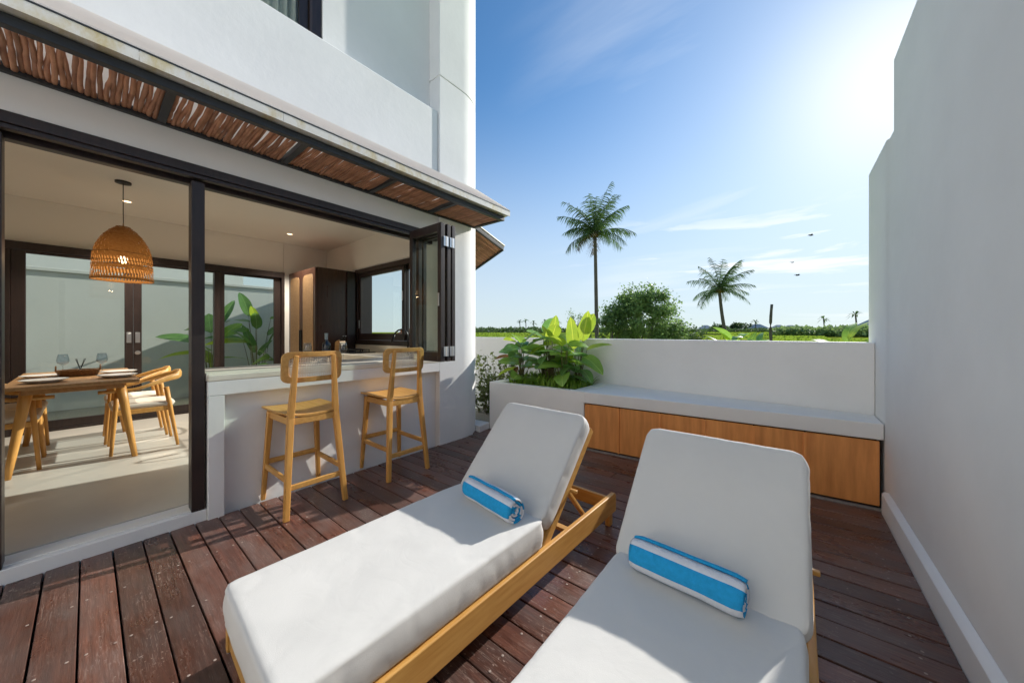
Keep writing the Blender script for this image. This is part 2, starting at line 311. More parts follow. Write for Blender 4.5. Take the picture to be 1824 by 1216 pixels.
def leafm(n, a, b, tr=0.42, rough=0.38, rand=0.18, veins=False):
    m = mat(n, a, rough, base2=b, vscale=7, rand=rand, trans=tr, detail=3)
    if veins:
        nt = m.node_tree; N = nt.nodes.new; L = nt.links.new; p = nt.nodes['Principled BSDF']; src = p.inputs['Base Color'].links[0].from_socket; tr_n = [x for x in nt.nodes if x.type == 'BSDF_TRANSLUCENT'][0]
        tc = N('ShaderNodeTexCoord'); sp = N('ShaderNodeSeparateXYZ'); L(tc.outputs['Object'], sp.inputs[0])
        def mth(op, a_, b_=None):
            q = N('ShaderNodeMath'); q.operation = op
            for i, v in enumerate((a_, b_)):
                if v is None: continue
                if isinstance(v, (int, float)): q.inputs[i].default_value = v
                else: L(v, q.inputs[i])
            return q.outputs[0]
        ay = mth('ABSOLUTE', sp.outputs['Y']); ph = mth('MULTIPLY', mth('SUBTRACT', sp.outputs['X'], mth('MULTIPLY', ay, 0.7)), 330.0)
        w = mth('POWER', mth('ABSOLUTE', mth('SINE', ph)), 6.0); mid = mth('LESS_THAN', ay, 0.0035)
        f = mth('MAXIMUM', mth('MULTIPLY', w, 0.28), mth('MULTIPLY', mid, 0.75))
        mx = N('ShaderNodeMixRGB'); mx.inputs[2].default_value = (min(1, a[0] * 1.9 + .06), min(1, a[1] * 1.5 + .06), a[2] * 2 + .04, 1); L(f, mx.inputs[0]); L(src, mx.inputs[1])
        L(mx.outputs[0], p.inputs['Base Color']); L(mx.outputs[0], tr_n.inputs['Color'])
    return m
M_LEAF = leafm('broad_leaf', (0.32, 0.52, 0.08), (0.20, 0.40, 0.06), 0.5, 0.3, veins=True)
M_LEAF_Y = leafm('young_leaf', (0.42, 0.54, 0.04), (0.28, 0.45, 0.04), 0.55, veins=True)
M_LEAF_D = leafm('deep_green_leaf', (0.20, 0.40, 0.10), (0.12, 0.28, 0.07), 0.45, 0.3, veins=True)  # deeper green leaf colour, mixed among the others
M_LEAF_B = mat('browned_leaf', (0.24, 0.13, 0.055), 0.7, var=0.4, vscale=9, trans=0.3)
M_STEM = mat('green_stem', (0.12, 0.15, 0.045), 0.6, base2=(0.17, 0.12, 0.06), vscale=12)
M_FERN = leafm('fern_frond', (0.38, 0.56, 0.08), (0.22, 0.40, 0.055), 0.45, 0.5)
M_SHRUB = leafm('shrub_leaf', (0.22, 0.26, 0.075), (0.12, 0.17, 0.045), 0.4, 0.5)
M_TREE = leafm('tree_leaf', (0.25, 0.36, 0.12), (0.15, 0.25, 0.08), 0.5, 0.42)
M_FROND = leafm('palm_frond', (0.115, 0.19, 0.055), (0.07, 0.13, 0.042), 0.45, 0.75)
M_FROND_B = leafm('dry_palm_frond', (0.20, 0.12, 0.045), (0.10, 0.08, 0.03), 0.3, 0.6)
M_BARK = mat('grey_bark', (0.16, 0.135, 0.115), 0.9, base2=(0.09, 0.075, 0.06), vscale=5, stretch=(1, 1, 5), bump=0.6, bscale=12, dist=0.03)
M_FIELD_TREE = leafm('far_foliage', (0.13, 0.20, 0.06), (0.075, 0.13, 0.045), 0.4, 0.7)
M_THATCH = mat('haze_grey_thatch', (0.60, 0.57, 0.53), 0.95, var=0.2, vscale=2)  # roof grey lightened: distance haze is put into the colour
M_TILE = mat('terracotta_tile', (0.45, 0.16, 0.065), 0.8, var=0.35, vscale=6)
M_BIRD = mat('bird_feathers', (0.03, 0.028, 0.03), 0.8)

M_PLANTN = leafm('hazy_plantation_leaf', (0.30, 0.40, 0.14), (0.18, 0.29, 0.10), 0.4, 0.7)
M_RICE = leafm('rice_blade', (0.32, 0.42, 0.05), (0.22, 0.33, 0.035), 0.45, 0.8)
# ------------------------------------------------------------------ terrain, fields
def terrain_z(r):
    steps = [(0, -1.1), (40, -1.0), (58, -0.75), (70, -0.45), (84, -0.15), (100, 0.2), (118, 0.6), (140, 1.05), (165, 1.35), (195, 1.6), (230, 1.75), (280, 1.85)]
    z = steps[0][1]
    for i in range(1, len(steps)):
        r1 = steps[i][0]; w = 1.6
        if r >= r1: z = steps[i][1]
        elif r > r1 - w: return z + (steps[i][1] - z) * (r - r1 + w) / w
        else: break
    return z
def make_ground():
    rs = [0, 6, 12, 20, 30]
    for e in (40, 58, 70, 84, 100, 118, 140, 165, 195, 230, 280): rs += [e - 1.6, e]
    rs = sorted(rs + [35, 48, 64, 77, 92, 109, 129, 152, 180, 212, 255, 340, 450, 700, 1200, 2500, 6000])
    n = 160; vs = [(0, 0, -1.1)]; fs = []
    for i, r in enumerate(rs[1:]):
        for j in range(n):
            th = 2 * math.pi * j / n
            wob = 1 + 0.05 * mn.noise(Vector((math.cos(th) * 3, math.sin(th) * 3, 0.02 * r))) + 0.02 * math.sin(5 * th + 1)
            vs.append((math.sin(th) * r * wob, math.cos(th) * r * wob, terrain_z(r) + (0.06 * mn.noise(Vector((math.sin(th) * r * .1, math.cos(th) * r * .1, 0))) if r > 30 else 0)))
    for j in range(n): fs.append((0, 1 + j, 1 + (j + 1) % n))
    for i in range(len(rs) - 2):
        for j in range(n): fs.append((1 + i * n + j, 1 + (i + 1) * n + j, 1 + (i + 1) * n + (j + 1) % n, 1 + i * n + (j + 1) % n))
    m = bpy.data.materials.new('rice_field'); m.use_nodes = True; nt = m.node_tree; nt.nodes.clear(); N = nt.nodes.new; L = nt.links.new; p = N('ShaderNodeBsdfDiffuse'); po = N('ShaderNodeOutputMaterial'); L(p.outputs[0], po.inputs[0])
    tc = N('ShaderNodeTexCoord')
    n1 = N('ShaderNodeTexNoise'); n1.inputs['Scale'].default_value = 0.05; n1.inputs['Detail'].default_value = 5; L(tc.outputs['Object'], n1.inputs[0])
    n2 = N('ShaderNodeTexNoise'); n2.inputs['Scale'].default_value = 0.6; n2.inputs['Detail'].default_value = 8; n2.inputs['Roughness'].default_value = 0.7; L(tc.outputs['Object'], n2.inputs[0])
    cr = N('ShaderNodeValToRGB'); e = cr.color_ramp.elements; e[0].position = 0.35; e[0].color = (0.24, 0.32, 0.03, 1); e[1].position = 0.68; e[1].color = (0.40, 0.44, 0.06, 1); L(n1.outputs['Fac'], cr.inputs[0])
    c2 = N('ShaderNodeValToRGB'); e = c2.color_ramp.elements; e[0].position = 0.3; e[0].color = (0.55, 0.6, 0.5, 1); e[1].position = 0.65; e[1].color = (1.15, 1.1, 1.0, 1); L(n2.outputs['Fac'], c2.inputs[0])
    mu = N('ShaderNodeMixRGB'); mu.blend_type = 'MULTIPLY'; mu.inputs[0].default_value = 1; L(cr.outputs[0], mu.inputs[1]); L(c2.outputs[0], mu.inputs[2])
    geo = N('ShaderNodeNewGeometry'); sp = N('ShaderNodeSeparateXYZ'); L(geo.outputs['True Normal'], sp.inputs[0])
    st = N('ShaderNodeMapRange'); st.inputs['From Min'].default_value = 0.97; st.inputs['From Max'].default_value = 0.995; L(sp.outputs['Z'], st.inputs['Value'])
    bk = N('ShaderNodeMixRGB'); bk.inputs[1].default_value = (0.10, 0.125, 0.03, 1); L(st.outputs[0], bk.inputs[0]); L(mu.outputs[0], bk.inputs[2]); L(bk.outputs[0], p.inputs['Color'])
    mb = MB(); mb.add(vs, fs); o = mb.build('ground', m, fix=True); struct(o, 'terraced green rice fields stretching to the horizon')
make_ground()

# ------------------------------------------------------------------ deck
FX = -3.04          # facade plane
def skew(y): return 0.062 * min(1, max(0, (y - 0.9) / 2.4))
def make_deck():
    d = bpy.data.objects.new('deck', None); COL.objects.link(d); d.location = (0, 0, 0); struct(d, 'dark red brown timber deck of long boards')
    base = MB(); base.box(-3.03, -2.6, -0.14, 0.6, 3.30, -0.045); base.box(-3.03, 3.30, -0.14, 0.6, 3.72, -0.06)
    base.build('sub_floor', M_UNDER, d)
    pitch, gap = 0.1172, 0.0065
    y = -0.143 - pitch * 20; k = 0; screws = MB()
    def edge(yy, x): return yy + skew(yy) * (x + 3.035) / 1.0 * 0.75 * (x > -99)
    while y < 3.62:
        y0, y1 = y + gap / 2, y + pitch - gap / 2
        xa, xb = -3.038 + (0.0 if y < 3.0 else -0.2), 0.505
        xj = None
        if rnd.random() < 0.3: xj = rnd.choice([-1.9, -1.2, -0.45, 0.0])
        spans = [(xa, xb)] if xj is None else [(xa, xj - 0.002), (xj + 0.002, xb)]
        dz = rnd.uniform(-0.0022, 0.0012); tilt = rnd.uniform(-0.0012, 0.0012)
        for a, b in spans:
            mb = MB(); vs = []
            for x in (a, b):
                e0, e1 = edge(y0, x), edge(y1, x)
                jit = rnd.uniform(-0.0012, 0.0012)
                for yy, zz in ((e0 + jit, dz + tilt), (e1 + jit, dz - tilt)):
                    vs += [(x, yy, -0.03), (x, yy, zz)]
            mb.add(vs, [(0, 1, 3, 2), (4, 6, 7, 5), (0, 4, 5, 1), (2, 3, 7, 6), (0, 2, 6, 4), (1, 5, 7, 3)])
            mb.build('plank', M_DECK, d, bevel=0.003, seg=1)
        for x in [-2.95, -2.55, -2.12, -1.7, -1.28, -0.86, -0.44, -0.02, 0.40]:
            for q in (0.022, pitch - 0.022):
                if rnd.random() < 0.8:
                    cx = x + rnd.uniform(-0.012, 0.012); cy = edge(y + q, cx) + rnd.uniform(-.003, .003); r = 0.0056
                    screws.lathe([(r, 0), (r * 0.7, 0.0006)], 7, (cx, cy, dz + 0.0012), closed=True)
        y += pitch; k += 1
    s = screws.build('screw_plugs', M_SCREW, d); s['kind'] = 'stuff'
make_deck()

# ------------------------------------------------------------------ house
house = thing('house', 'white plastered two storey house with dark framed openings and a stick awning', 'house', (-5.0, 0.5, 0), world=True)
def hp(mb, name, m, bevel=0, parent=None, smooth=False, seg=2):
    return mb.build(name, m, parent or house, bevel=bevel, smooth=smooth, seg=seg)
# corner column with rounded outer corner
def corner_poly(inset=0.0, r=0.50):
    X1, Y1 = -3.02, 3.02 + 0.586 * r
    cx, cy = X1 - r, Y1 - r; rr = r - inset; pts = [(-3.30, 2.46 + inset), (X1 - inset, 2.46 + inset)]
    for i in range(21):
        a = R(90 * i / 20); pts.append((cx + rr * math.cos(a), cy + rr * math.sin(a)))
    return pts + [(-3.60, Y1 - inset), (-3.60, 2.921), (-3.30, 2.921)]
def make_column():
    mb = MB(); mb.prism(corner_poly(), -0.1, 4.115)
    hp(mb, 'corner_wall', M_PLASTER, 0.006)
    mb = MB(); mb.prism(corner_poly(0.012), 4.1155, 4.1275); hp(mb, 'shadow_gap', M_PLASTER)
    mb = MB(); mb.prism(corner_poly(), 4.128, 6.0); hp(mb, 'corner_wall', M_PLASTER, 0.006)
make_column()
def wall(*b, m=M_PLASTER, bevel=0.0):
    mb = MB(); mb.box(*b); return hp(mb, 'wall', m, bevel)
WX0, WX1, WZ0, WZ1 = -5.83, -3.62, 1.06, 2.33      # kitchen window opening in the end wall
wall(-7.10, 2.92, -0.1, WX0, 3.17, 6.0); wall(WX1, 2.92, -0.1, -3.602, 3.17, 6.0)
wall(WX0, 2.92, -0.1, WX1, 3.17, WZ0); wall(WX0, 2.92, WZ1, WX1, 3.17, 6.0)
# facade: beam above the opening, parapet, set-back wall of the upper storey
mb = MB(); mb.box(-3.32, -3.2, 2.36, FX, 2.457, 2.86); hp(mb, 'header_beam', M_PLASTER, 0.004)
mb = MB(); mb.box(-3.32, -3.2, 2.863, FX + 0.002, 2.452, 3.715); hp(mb, 'parapet', M_PLASTER, 0.012)
UY1, UY0 = 1.305, -0.1
wall(-3.42, UY1, 3.0, -3.20, 2.458, 6.0); wall(-3.42, -3.2, 3.0, -3.20, UY0, 6.0); wall(-3.42, UY0, 3.0, -3.20, UY1, 3.6); wall(-3.42, UY0, 5.6, -3.20, UY1, 6.0)
wall(-3.30, -3.2, -0.1, FX, -0.345, 2.357)
wall(-7.10, -2.6, -0.1, -6.95, -0.59, 6.0); wall(-7.10, 2.17, -0.1, -6.95, 2.917, 6.0); wall(-7.10, -0.587, 2.305, -6.95, 2.167, 6.0)
wall(-6.947, -2.6, -0.1, -3.323, -2.45, 6.0)
for b in ((-6.948, 2.905, 0.08, WX0 - 0.1, 2.918, 2.83), (-6.945, 2.175, 0.08, -6.935, 2.9, 2.83), (-6.945, -2.44, 2.31, -6.935, 2.17, 2.83), (-6.945, -2.44, 0.08, -6.935, -0.6, 2.83), (WX0 - 0.1, 2.905, WZ1 + 0.02, -3.35, 2.918, 2.83), (-6.93, -2.448, 0.08, -3.34, -2.44, 2.83)):
    mb = MB(); mb.box(*b); hp(mb, 'wall_lining', M_PLASTER_IN)
mb = MB(); mb.box(-6.947, -2.447, 2.832, -3.325, 2.917, 3.0); hp(mb, 'ceiling', M_CEIL)
mb = MB(); mb.box(-7.15, -3.2, 6.003, -2.99, 3.2, 6.15); hp(mb, 'roof', M_PLASTER, 0.01)
mb = MB(); mb.box(-6.947, -2.447, -0.1, -3.235, 2.917, 0.074); hp(mb, 'floor', M_FLOOR)
mb = MB(); mb.box(-3.228, -0.343, -0.1, FX, 0.503, 0.070); hp(mb, 'threshold', M_PLASTER, 0.004)
# bar counter
mb = MB(); mb.box(-3.33, 0.506, -0.1, -3.018, 0.592, 0.823); mb.box(-3.33, 0.592, -0.1, -3.088, 2.457, 0.823); mb.box(-3.50, 0.506, 0.825, -3.018, 2.457, 0.922)
hp(mb, 'bar_counter', M_PLASTER, 0.003)
mb = MB(); mb.box(-3.53, 0.500, 0.925, -3.05, 2.456, 0.978); hp(mb, 'bar_top', M_COUNTER, 0.004)
mb = MB(); mb.box(-3.05, 0.506, 0.9225, -3.016, 2.457, 0.966); hp(mb, 'bar_edging', M_COUNTER, 0.006)
# dark frames of the facade opening
mb = MB(); mb.box(-3.15, 0.428, 0.071, -3.045, 0.495, 2.252); hp(mb, 'door_post', M_DARK, 0.004)
mb = MB(); mb.box(-3.15, -0.340, 0.071, -3.045, -0.268, 2.252); hp(mb, 'door_post', M_DARK, 0.004)
mb = MB(); mb.box(-3.20, -0.343, 2.300, -3.032, 2.457, 2.358); mb.box(-3.20, -0.343, 2.255, -3.14, 2.457, 2.2995); mb.box(-3.09, -0.343, 2.275, -3.045, 2.457, 2.2995); hp(mb, 'head_frame', M_DARK, 0.003)
mb = MB(); mb.box(-3.15, -0.268, 0.0715, -3.08, 0.428, 0.078); hp(mb, 'floor_track', M_PLASTER_IN)
def framed(name, parent, x0, x1, z0, z1, y, t, w, gm, bottom=None, top=None):
    """sash in a plane of constant y: dark frame + pane"""
    b = bottom or w; tp = top or w
    mb = MB(); mb.box(x0, y - t / 2, z0, x0 + w, y + t / 2, z1); mb.box(x1 - w, y - t / 2, z0, x1, y + t / 2, z1)
    mb.box(x0 + w, y - t / 2, z0, x1 - w, y + t / 2, z0 + b); mb.box(x0 + w, y - t / 2, z1 - tp, x1 - w, y + t / 2, z1)
    f = mb.build(name, M_DARK, parent, bevel=0.003)
    g = MB(); g.box(x0 + w - 0.004, y - 0.003, z0 + b - 0.004, x1 - w + 0.004, y + 0.003, z1 - tp + 0.004); p = g.build('pane', gm); p.parent = f
    return f
def sub(mb, name, m, f, bevel=0, smooth=False):
    o = mb.build(name, m, bevel=bevel, smooth=smooth); o.parent = f; return o
for i, y in enumerate((2.055, 2.128, 2.186)):           # three leaves folded against each other
    f = framed('folding_window', house, -2.965, -2.475, 0.985, 2.268, y, 0.046 if i == 0 else 0.040, 0.050, M_GLASS, 0.085, 0.075)
    if i < 2:
        for z in (1.08, 2.10):
            h = MB(); h.box(-2.473, y + 0.006, z - 0.045, -2.468, y + 0.062, z + 0.045); h.tube([(-2.466, y + 0.035, z - 0.045), (-2.466, y + 0.035, z + 0.045)], 0.006, 8); sub(h, 'hinge', M_CHROME, f)
    if i == 0:
        h = MB(); h.box(-2.515, y - 0.032, 1.50, -2.495, y - 0.024, 1.62); sub(h, 'handle', M_CHROME, f, 0.003)
# rear sliding doors, in a plane of constant x
def door_x(name, y0, y1, z0, z1, x, t, wl, wr, wb, wt):
    mb = MB(); mb.box(x - t / 2, y0, z0, x + t / 2, y0 + wl, z1); mb.box(x - t / 2, y1 - wr, z0, x + t / 2, y1, z1)
    mb.box(x - t / 2, y0 + wl, z0, x + t / 2, y1 - wr, z0 + wb); mb.box(x - t / 2, y0 + wl, z1 - wt, x + t / 2, y1 - wr, z1)
    f = mb.build(name, M_DARK, house, bevel=0.003)
    g = MB(); g.box(x - 0.003, y0 + wl - 0.004, z0 + wb - 0.004, x + 0.003, y1 - wr + 0.004, z1 - wt + 0.004); sub(g, 'pane', M_GLASS_G, f)
    return f
mb = MB(); mb.box(-7.0, -0.587, 2.21, -6.86, 2.168, 2.303); mb.box(-7.0, -0.587, 0.0745, -6.86, -0.55, 2.209); mb.box(-7.0, 2.125, 0.0745, -6.86, 2.168, 2.209); mb.box(-7.0, -0.549, 0.0745, -6.86, 2.124, 0.10); hp(mb, 'door_frame', M_DARK, 0.003)
d1 = door_x('sliding_door', -0.549, 0.388, 0.103, 2.207, -6.895, 0.045, 0.10, 0.078, 0.10, 0.03)
d2 = door_x('sliding_door', 0.391, 1.295, 0.103, 2.207, -6.895, 0.045, 0.075, 0.07, 0.10, 0.03)
d3 = door_x('sliding_door', 1.225, 2.124, 0.103, 2.207, -6.95, 0.045, 0.135, 0.095, 0.10, 0.03)
for d, y in ((d1, 0.349), (d2, 0.428)):
    h = MB(); h.box(-6.872, y - 0.022, 1.12, -6.866, y + 0.022, 1.26); h.box(-6.867, y - 0.010, 1.14, -6.863, y + 0.010, 1.24); sub(h, 'pull_handle', M_CHROME, d, 0.002)
h = MB(); h.lathe([(0.028, 0), (0.026, 0.006), (0.012, 0.007)], 16, closed=True); lk = sub(h, 'lock', M_CHROME, d2); lk.matrix_local = Matrix.Translation((-6.872, 0.428, 0.985)) @ Matrix.Rotation(R(90), 4, 'Y')
# kitchen window
mb = MB(); mb.box(WX0, 2.90, WZ0, WX0 + 0.09, 3.168, WZ1); mb.box(WX1 - 0.06, 2.90, WZ0, WX1, 3.168, WZ1); mb.box(WX0 + 0.09, 2.90, WZ0, WX1 - 0.06, 3.168, WZ0 + 0.075); mb.box(WX0 + 0.09, 2.90, WZ1 - 0.075, WX1 - 0.06, 3.168, WZ1)
hp(mb, 'window_frame', M_DARK, 0.003)
s1 = framed('window_sash', house, WX0 + 0.092, -4.40, WZ0 + 0.078, WZ1 - 0.078, 2.945, 0.04, 0.06, M_GLASS, 0.105)
s2 = framed('window_sash', house, -4.46, WX1 - 0.062, WZ0 + 0.078, WZ1 - 0.078, 2.995, 0.04, 0.06, M_GLASS, 0.105)
for x, z in ((WX0 + 0.118, 1.40), (-4.43, 1.80)):
    h = MB(); h.box(x - 0.012, 2.912, z - 0.07, x + 0.012, 2.923, z + 0.07); sub(h, 'handle', M_CHROME, s1, 0.003)
# upper window with curtain
mb = MB(); mb.box(-3.30, UY1 - 0.10, 3.602, -3.215, UY1 - 0.004, 5.598); mb.box(-3.30, UY0 + 0.004, 3.602, -3.215, UY0 + 0.09, 5.598); mb.box(-3.30, UY0 + 0.09, 3.602, -3.215, UY1 - 0.10, 3.70); mb.box(-3.30, UY0 + 0.09, 5.50, -3.215, UY1 - 0.10, 5.598)
uf = hp(mb, 'upper_window', M_DARK, 0.004)
mb = MB(); mb.box(-3.275, UY1 - 0.175, 3.702, -3.24, UY1 - 0.104, 5.498); mb.box(-3.275, UY0 + 0.094, 3.702, -3.24, UY0 + 0.165, 5.498); sub(mb, 'sash', M_DARK, uf, 0.003)
mb = MB(); mb.box(-3.26, UY0 + 0.165, 3.702, -3.254, UY1 - 0.175, 5.498); sub(mb, 'pane', M_GLASS, uf)
mb = MB(); mb.grid(lambda u, v: (-3.36 + 0.022 * math.sin(u * 2 * math.pi * 22 + math.sin(v * 3)), UY0 - 0.02 + u * (UY1 - UY0 + 0.04), 3.1 + v * 2.5), 264, 3); sub(mb, 'curtain', M_CURTAIN, uf, smooth=True)
uf.location = uf.location

# awning of peeled branches under a sloping translucent sheet
AW0, AW1, AX0, AX1 = -1.08, 3.02, -3.035, -2.545
def stick_mesh(i, ln):
    r = random.Random(100 + i); mb = MB(); pts = []; rad = []; ph = r.uniform(0, 6.3); am = r.uniform(0.001, 0.0055); base = r.uniform(0.0085, 0.0118); kink = r.uniform(0.2, 0.8); kz = r.uniform(-0.008, 0.008)
    for k in range(10):
        t = k / 9
        pts.append((t * ln, am * math.sin(ph + t * 6.0) + kz * math.exp(-((t - kink) * 6) ** 2) + r.uniform(-0.0012, 0.0012), 0.003 * math.sin(ph * 2 + t * 5)))
        rad.append(base * (1.12 - 0.25 * t) * r.uniform(0.90, 1.10))
    mb.tube(pts, rad, 7); return mb.mesh('stick', M_STICK, smooth=True)
def make_awning():
    mb = MB(); z0, z1 = 2.540, 2.586
    mb.box(AX1 - 0.045, AW0, z0, AX1, AW1, z1 + 0.002); mb.box(AX0, AW0, z0, AX0 + 0.035, AW1, z1)
    divs = [AW0 + 0.02, -0.40, 0.285, 0.945, 1.645, 2.325, AW1 - 0.022]
    for y in divs: mb.box(AX0 + 0.035, y - 0.02, z0 + 0.002, AX1 - 0.045, y + 0.02, z1 - 0.002)
    aw = hp(mb, 'awning', M_STEEL, 0.003)
    fl = MB(); fl.yprism([(AX1 - 0.035, 2.592), (AX1 + 0.046, 2.606), (AX1 + 0.046, 2.612), (AX1 - 0.035, 2.598)], AW0, AW1 + 0.035)
    sub(fl, 'flashing', M_FLASH, aw)
    fa = MB(); yy = AW0
    while yy < AW1:
        e = min(yy + 0.62, AW1 + 0.035); fa.box(AX1 + 0.047, yy + 0.001, 2.590, AX1 + 0.053, e - 0.001, 2.644); yy += 0.62
    sub(fa, 'fascia', M_FLASH, aw)
    rf = MB(); rf.yprism([(AX1 + 0.050, 2.653), (-3.033, 3.035), (-3.033, 3.043), (AX1 + 0.054, 2.660)], AW0, AW1 + 0.03); sub(rf, 'roof_sheet', M_ROOFSHEET, aw)
    jt = MB(); jt.box(AX1 + 0.034, AW0, 2.6455, AX1 + 0.0555, AW1 + 0.034, 2.652); sub(jt, 'joint_strip', M_STEEL, aw)
    en = MB(); en.add([(AX1 + 0.03, AW1 + 0.02, 2.62), (AX1 + 0.03, AW1 + 0.02, 2.672), (-3.0, AW1 + 0.02, 2.985), (-3.0, AW1 + 0.02, 2.62), (AX1 + 0.03, AW1 + 0.026, 2.62), (AX1 + 0.03, AW1 + 0.026, 2.672), (-3.0, AW1 + 0.026, 2.985), (-3.0, AW1 + 0.026, 2.62)], [(0, 1, 2, 3), (7, 6, 5, 4), (0, 4, 5, 1), (1, 5, 6, 2), (2, 6, 7, 3), (3, 7, 4, 0)])
    sub(en, 'end_sheet', M_ROOFSHEET, aw)
    ms = [stick_mesh(i, AX1 - AX0 - 0.055) for i in range(16)]
    for a, b in zip(divs, divs[1:]):
        y = a + 0.03
        while y < b - 0.028:
            o = bpy.data.objects.new('stick', rnd.choice(ms)); COL.objects.link(o); o.parent = aw
            o.location = (AX0 + 0.030, y, 2.566 + rnd.uniform(-0.004, 0.004)); o.rotation_euler = (rnd.uniform(0, 6.28), 0, rnd.uniform(-0.022, 0.022))
            y += rnd.uniform(0.0185, 0.0235)
make_awning()
def make_awning2():
    """second, smaller awning fixed round the corner on the end wall"""
    P = Vector((-3.19, 3.75, 2.46)); Q = Vector((-3.86, 3.75, 2.20)); up = Vector((0, -0.56, 0.17))
    d = (Q - P)
    mb = MB(); mb.bar(P, Q, 0.03, 0.05); mb.bar(P, P + up, 0.03, 0.05); mb.bar(Q, Q + up, 0.03, 0.05)
    aw = hp(mb, 'awning', M_STEEL, 0.003)
    n = up.cross(d).normalized(); n = n if n.z > 0 else -n
    rf = MB(); a, b, c, e = [p + n * 0.05 for p in (P - d * 0.03 - up * 0.05, Q, Q + up, P + up - d * 0.03)]; t = n * 0.02
    rf.add([a, b, c, e, a + t, b + t, c + t, e + t], [(0, 1, 2, 3), (7, 6, 5, 4), (0, 4, 5, 1), (1, 5, 6, 2), (2, 6, 7, 3), (3, 7, 4, 0)]); sub(rf, 'roof_sheet', M_FLASH, aw)
    ms = [stick_mesh(40 + i, up.length) for i in range(5)]; k = 38
    q = up.to_track_quat('X', 'Z')
    for i in range(k):
        o = bpy.data.objects.new('stick', ms[i % 5]); COL.objects.link(o); o.parent = aw; o.location = P + d * ((i + 0.7) / (k + 0.4)); o.rotation_euler = q.to_euler()
make_awning2()

# ------------------------------------------------------------------ walls of the terrace, planter, bench
sw = thing('side_wall', 'tall white garden wall with a plinth along the right of the deck', 'wall', (0.6, 1.0, 0), world=True)
mb = MB(); mb.prism([(0.540, -3.2), (0.70, -3.2), (0.70, 4.14), (0.528, 4.14), (0.528, 3.47), (0.540, 3.45)], -1.1, 2.585); mb.build('wall', M_PLASTER, sw, bevel=0.008)
mb = MB(); mb.yprism([(0.508, -0.1), (0.539, -0.1), (0.539, 0.155), (0.520, 0.142), (0.508, 0.128)], -3.2, 3.49); mb.build('plinth', M_PLASTER, sw, bevel=0.003)
mb = MB(); mb.box(0.556, -3.2, 2.588, 0.70, 3.43, 3.10); mb.build('upper_wall', M_PLASTER, sw, bevel=0.008)
rw = thing('rear_wall', 'unseen white house wall closing the terrace opposite the low wall', 'wall', (-1.2, -3.3, 0), world=True)
mb = MB(); mb.box(-3.02, -3.36, -0.1, 0.69, -3.205, 6.0); mb.build('wall', M_PLASTER, rw, bevel=0.01)  # unseen wall behind the view, made tall to bounce light into the shade

bw = thing('boundary_wall', 'low white wall behind the bench overlooking the rice fields', 'wall', (-2.0, 4.2, 0), world=True)
mb = MB(); mb.prism([(-9.0, 5.05), (-9.0, 4.90), (-3.0, 4.285), (0.527, 3.845), (0.527, 3.995), (-3.0, 4.435)], -1.1, 1.176); mb.build('wall', M_PLASTER, bw, bevel=0.012, seg=3)

pl = thing('planter', 'white masonry planter box between the house corner and the bench', 'planter', (-2.4, 3.7, 0), world=True)
mb = MB(); mb.prism([(-3.06, 3.32), (-1.727, 3.385), (-1.727, 3.47), (-3.06, 3.40)], -0.1, 0.612); mb.prism([(-3.06, 3.401), (-2.90, 3.405), (-2.90, 4.26), (-3.06, 4.28)], -0.1, 0.612)
mb.prism([(-1.88, 3.463), (-1.727, 3.471), (-1.727, 4.12), (-1.88, 4.137)], -0.1, 0.612); mb.build('box_wall', M_PLASTER, pl, bevel=0.006)
mb = MB(); mb.prism([(-2.902, 3.40), (-1.878, 3.46), (-1.878, 4.14), (-2.902, 4.26)], 0.3, 0.56); mb.build('soil', M_SOIL, pl)

be = thing('bench', 'long white masonry bench with orange wood cupboard fronts under the low wall', 'bench', (-0.6, 3.6, 0), world=True)
mb = MB(); mb.prism([(-1.724, 3.372), (0.524, 3.512), (0.524, 3.838), (-1.724, 4.118)], 0.494, 0.612); mb.build('seat_slab', M_PLASTER, be, bevel=0.008)
mb = MB(); mb.prism([(-1.724, 3.46), (0.50, 3.60), (0.50, 3.83), (-1.724, 4.11)], -0.05, 0.482); mb.build('cupboard_body', M_UNDER, be)
def bench_panels():
    p0 = Vector((-1.722, 3.384, 0)); p1 = Vector((0.508, 3.524, 0)); d = p1 - p0
    fr = [0, 0.168, 0.345, 0.512, 0.672, 0.818, 1.0]
    for a, b in zip(fr, fr[1:]):
        q0 = p0 + d * a; q1 = p0 + d * b; n = Vector((-d.y, d.x, 0)).normalized(); g = d.normalized() * 0.0035
        mb = MB(); mb.prism([(v.x, v.y) for v in (q0 + g, q1 - g, q1 - g + n * 0.02, q0 + g + n * 0.02)], 0.022, 0.482); mb.build('panel', M_PANEL, be, bevel=0.002, seg=1)
    mb = MB(); n = Vector((-d.y, d.x, 0)).normalized()
    for a in fr[1:-1]:
        c = p0 + d * a - n * 0.004; mb.bar((c.x, c.y, 0.02), (c.x, c.y, 0.480), 0.022, 0.016, up=(d.x, d.y, 0))
    o = mb.build('door_trim', M_PANEL, be)
bench_panels()
mb = MB(); mb.prism([(-1.724, 3.355), (0.508, 3.495), (0.508, 3.52), (-1.724, 3.38)], -0.04, 0.012); mb.build('kick_strip', mat('worn_grout', (0.30, 0.28, 0.26), 0.9, var=0.4, vscale=30), be)
# path in the gap
mb = MB(); mb.prism([(-3.85, 3.172), (-3.061, 3.172), (-3.061, 4.28), (-3.85, 4.34)], -0.3, 0.055); struct(mb.build('gravel_path', M_SAND), 'strip of pale gravel between house corner and planter')
mb = MB(); mb.prism([(-3.40, 3.1725), (-3.021, 3.10), (-3.0615, 3.32), (-3.0615, 3.318), (-3.09, 3.33), (-3.40, 3.30)], -0.1, 0.075); struct(mb.build('kerb', M_PLASTER, bevel=0.004), 'low white kerb at the edge of the gravel strip')

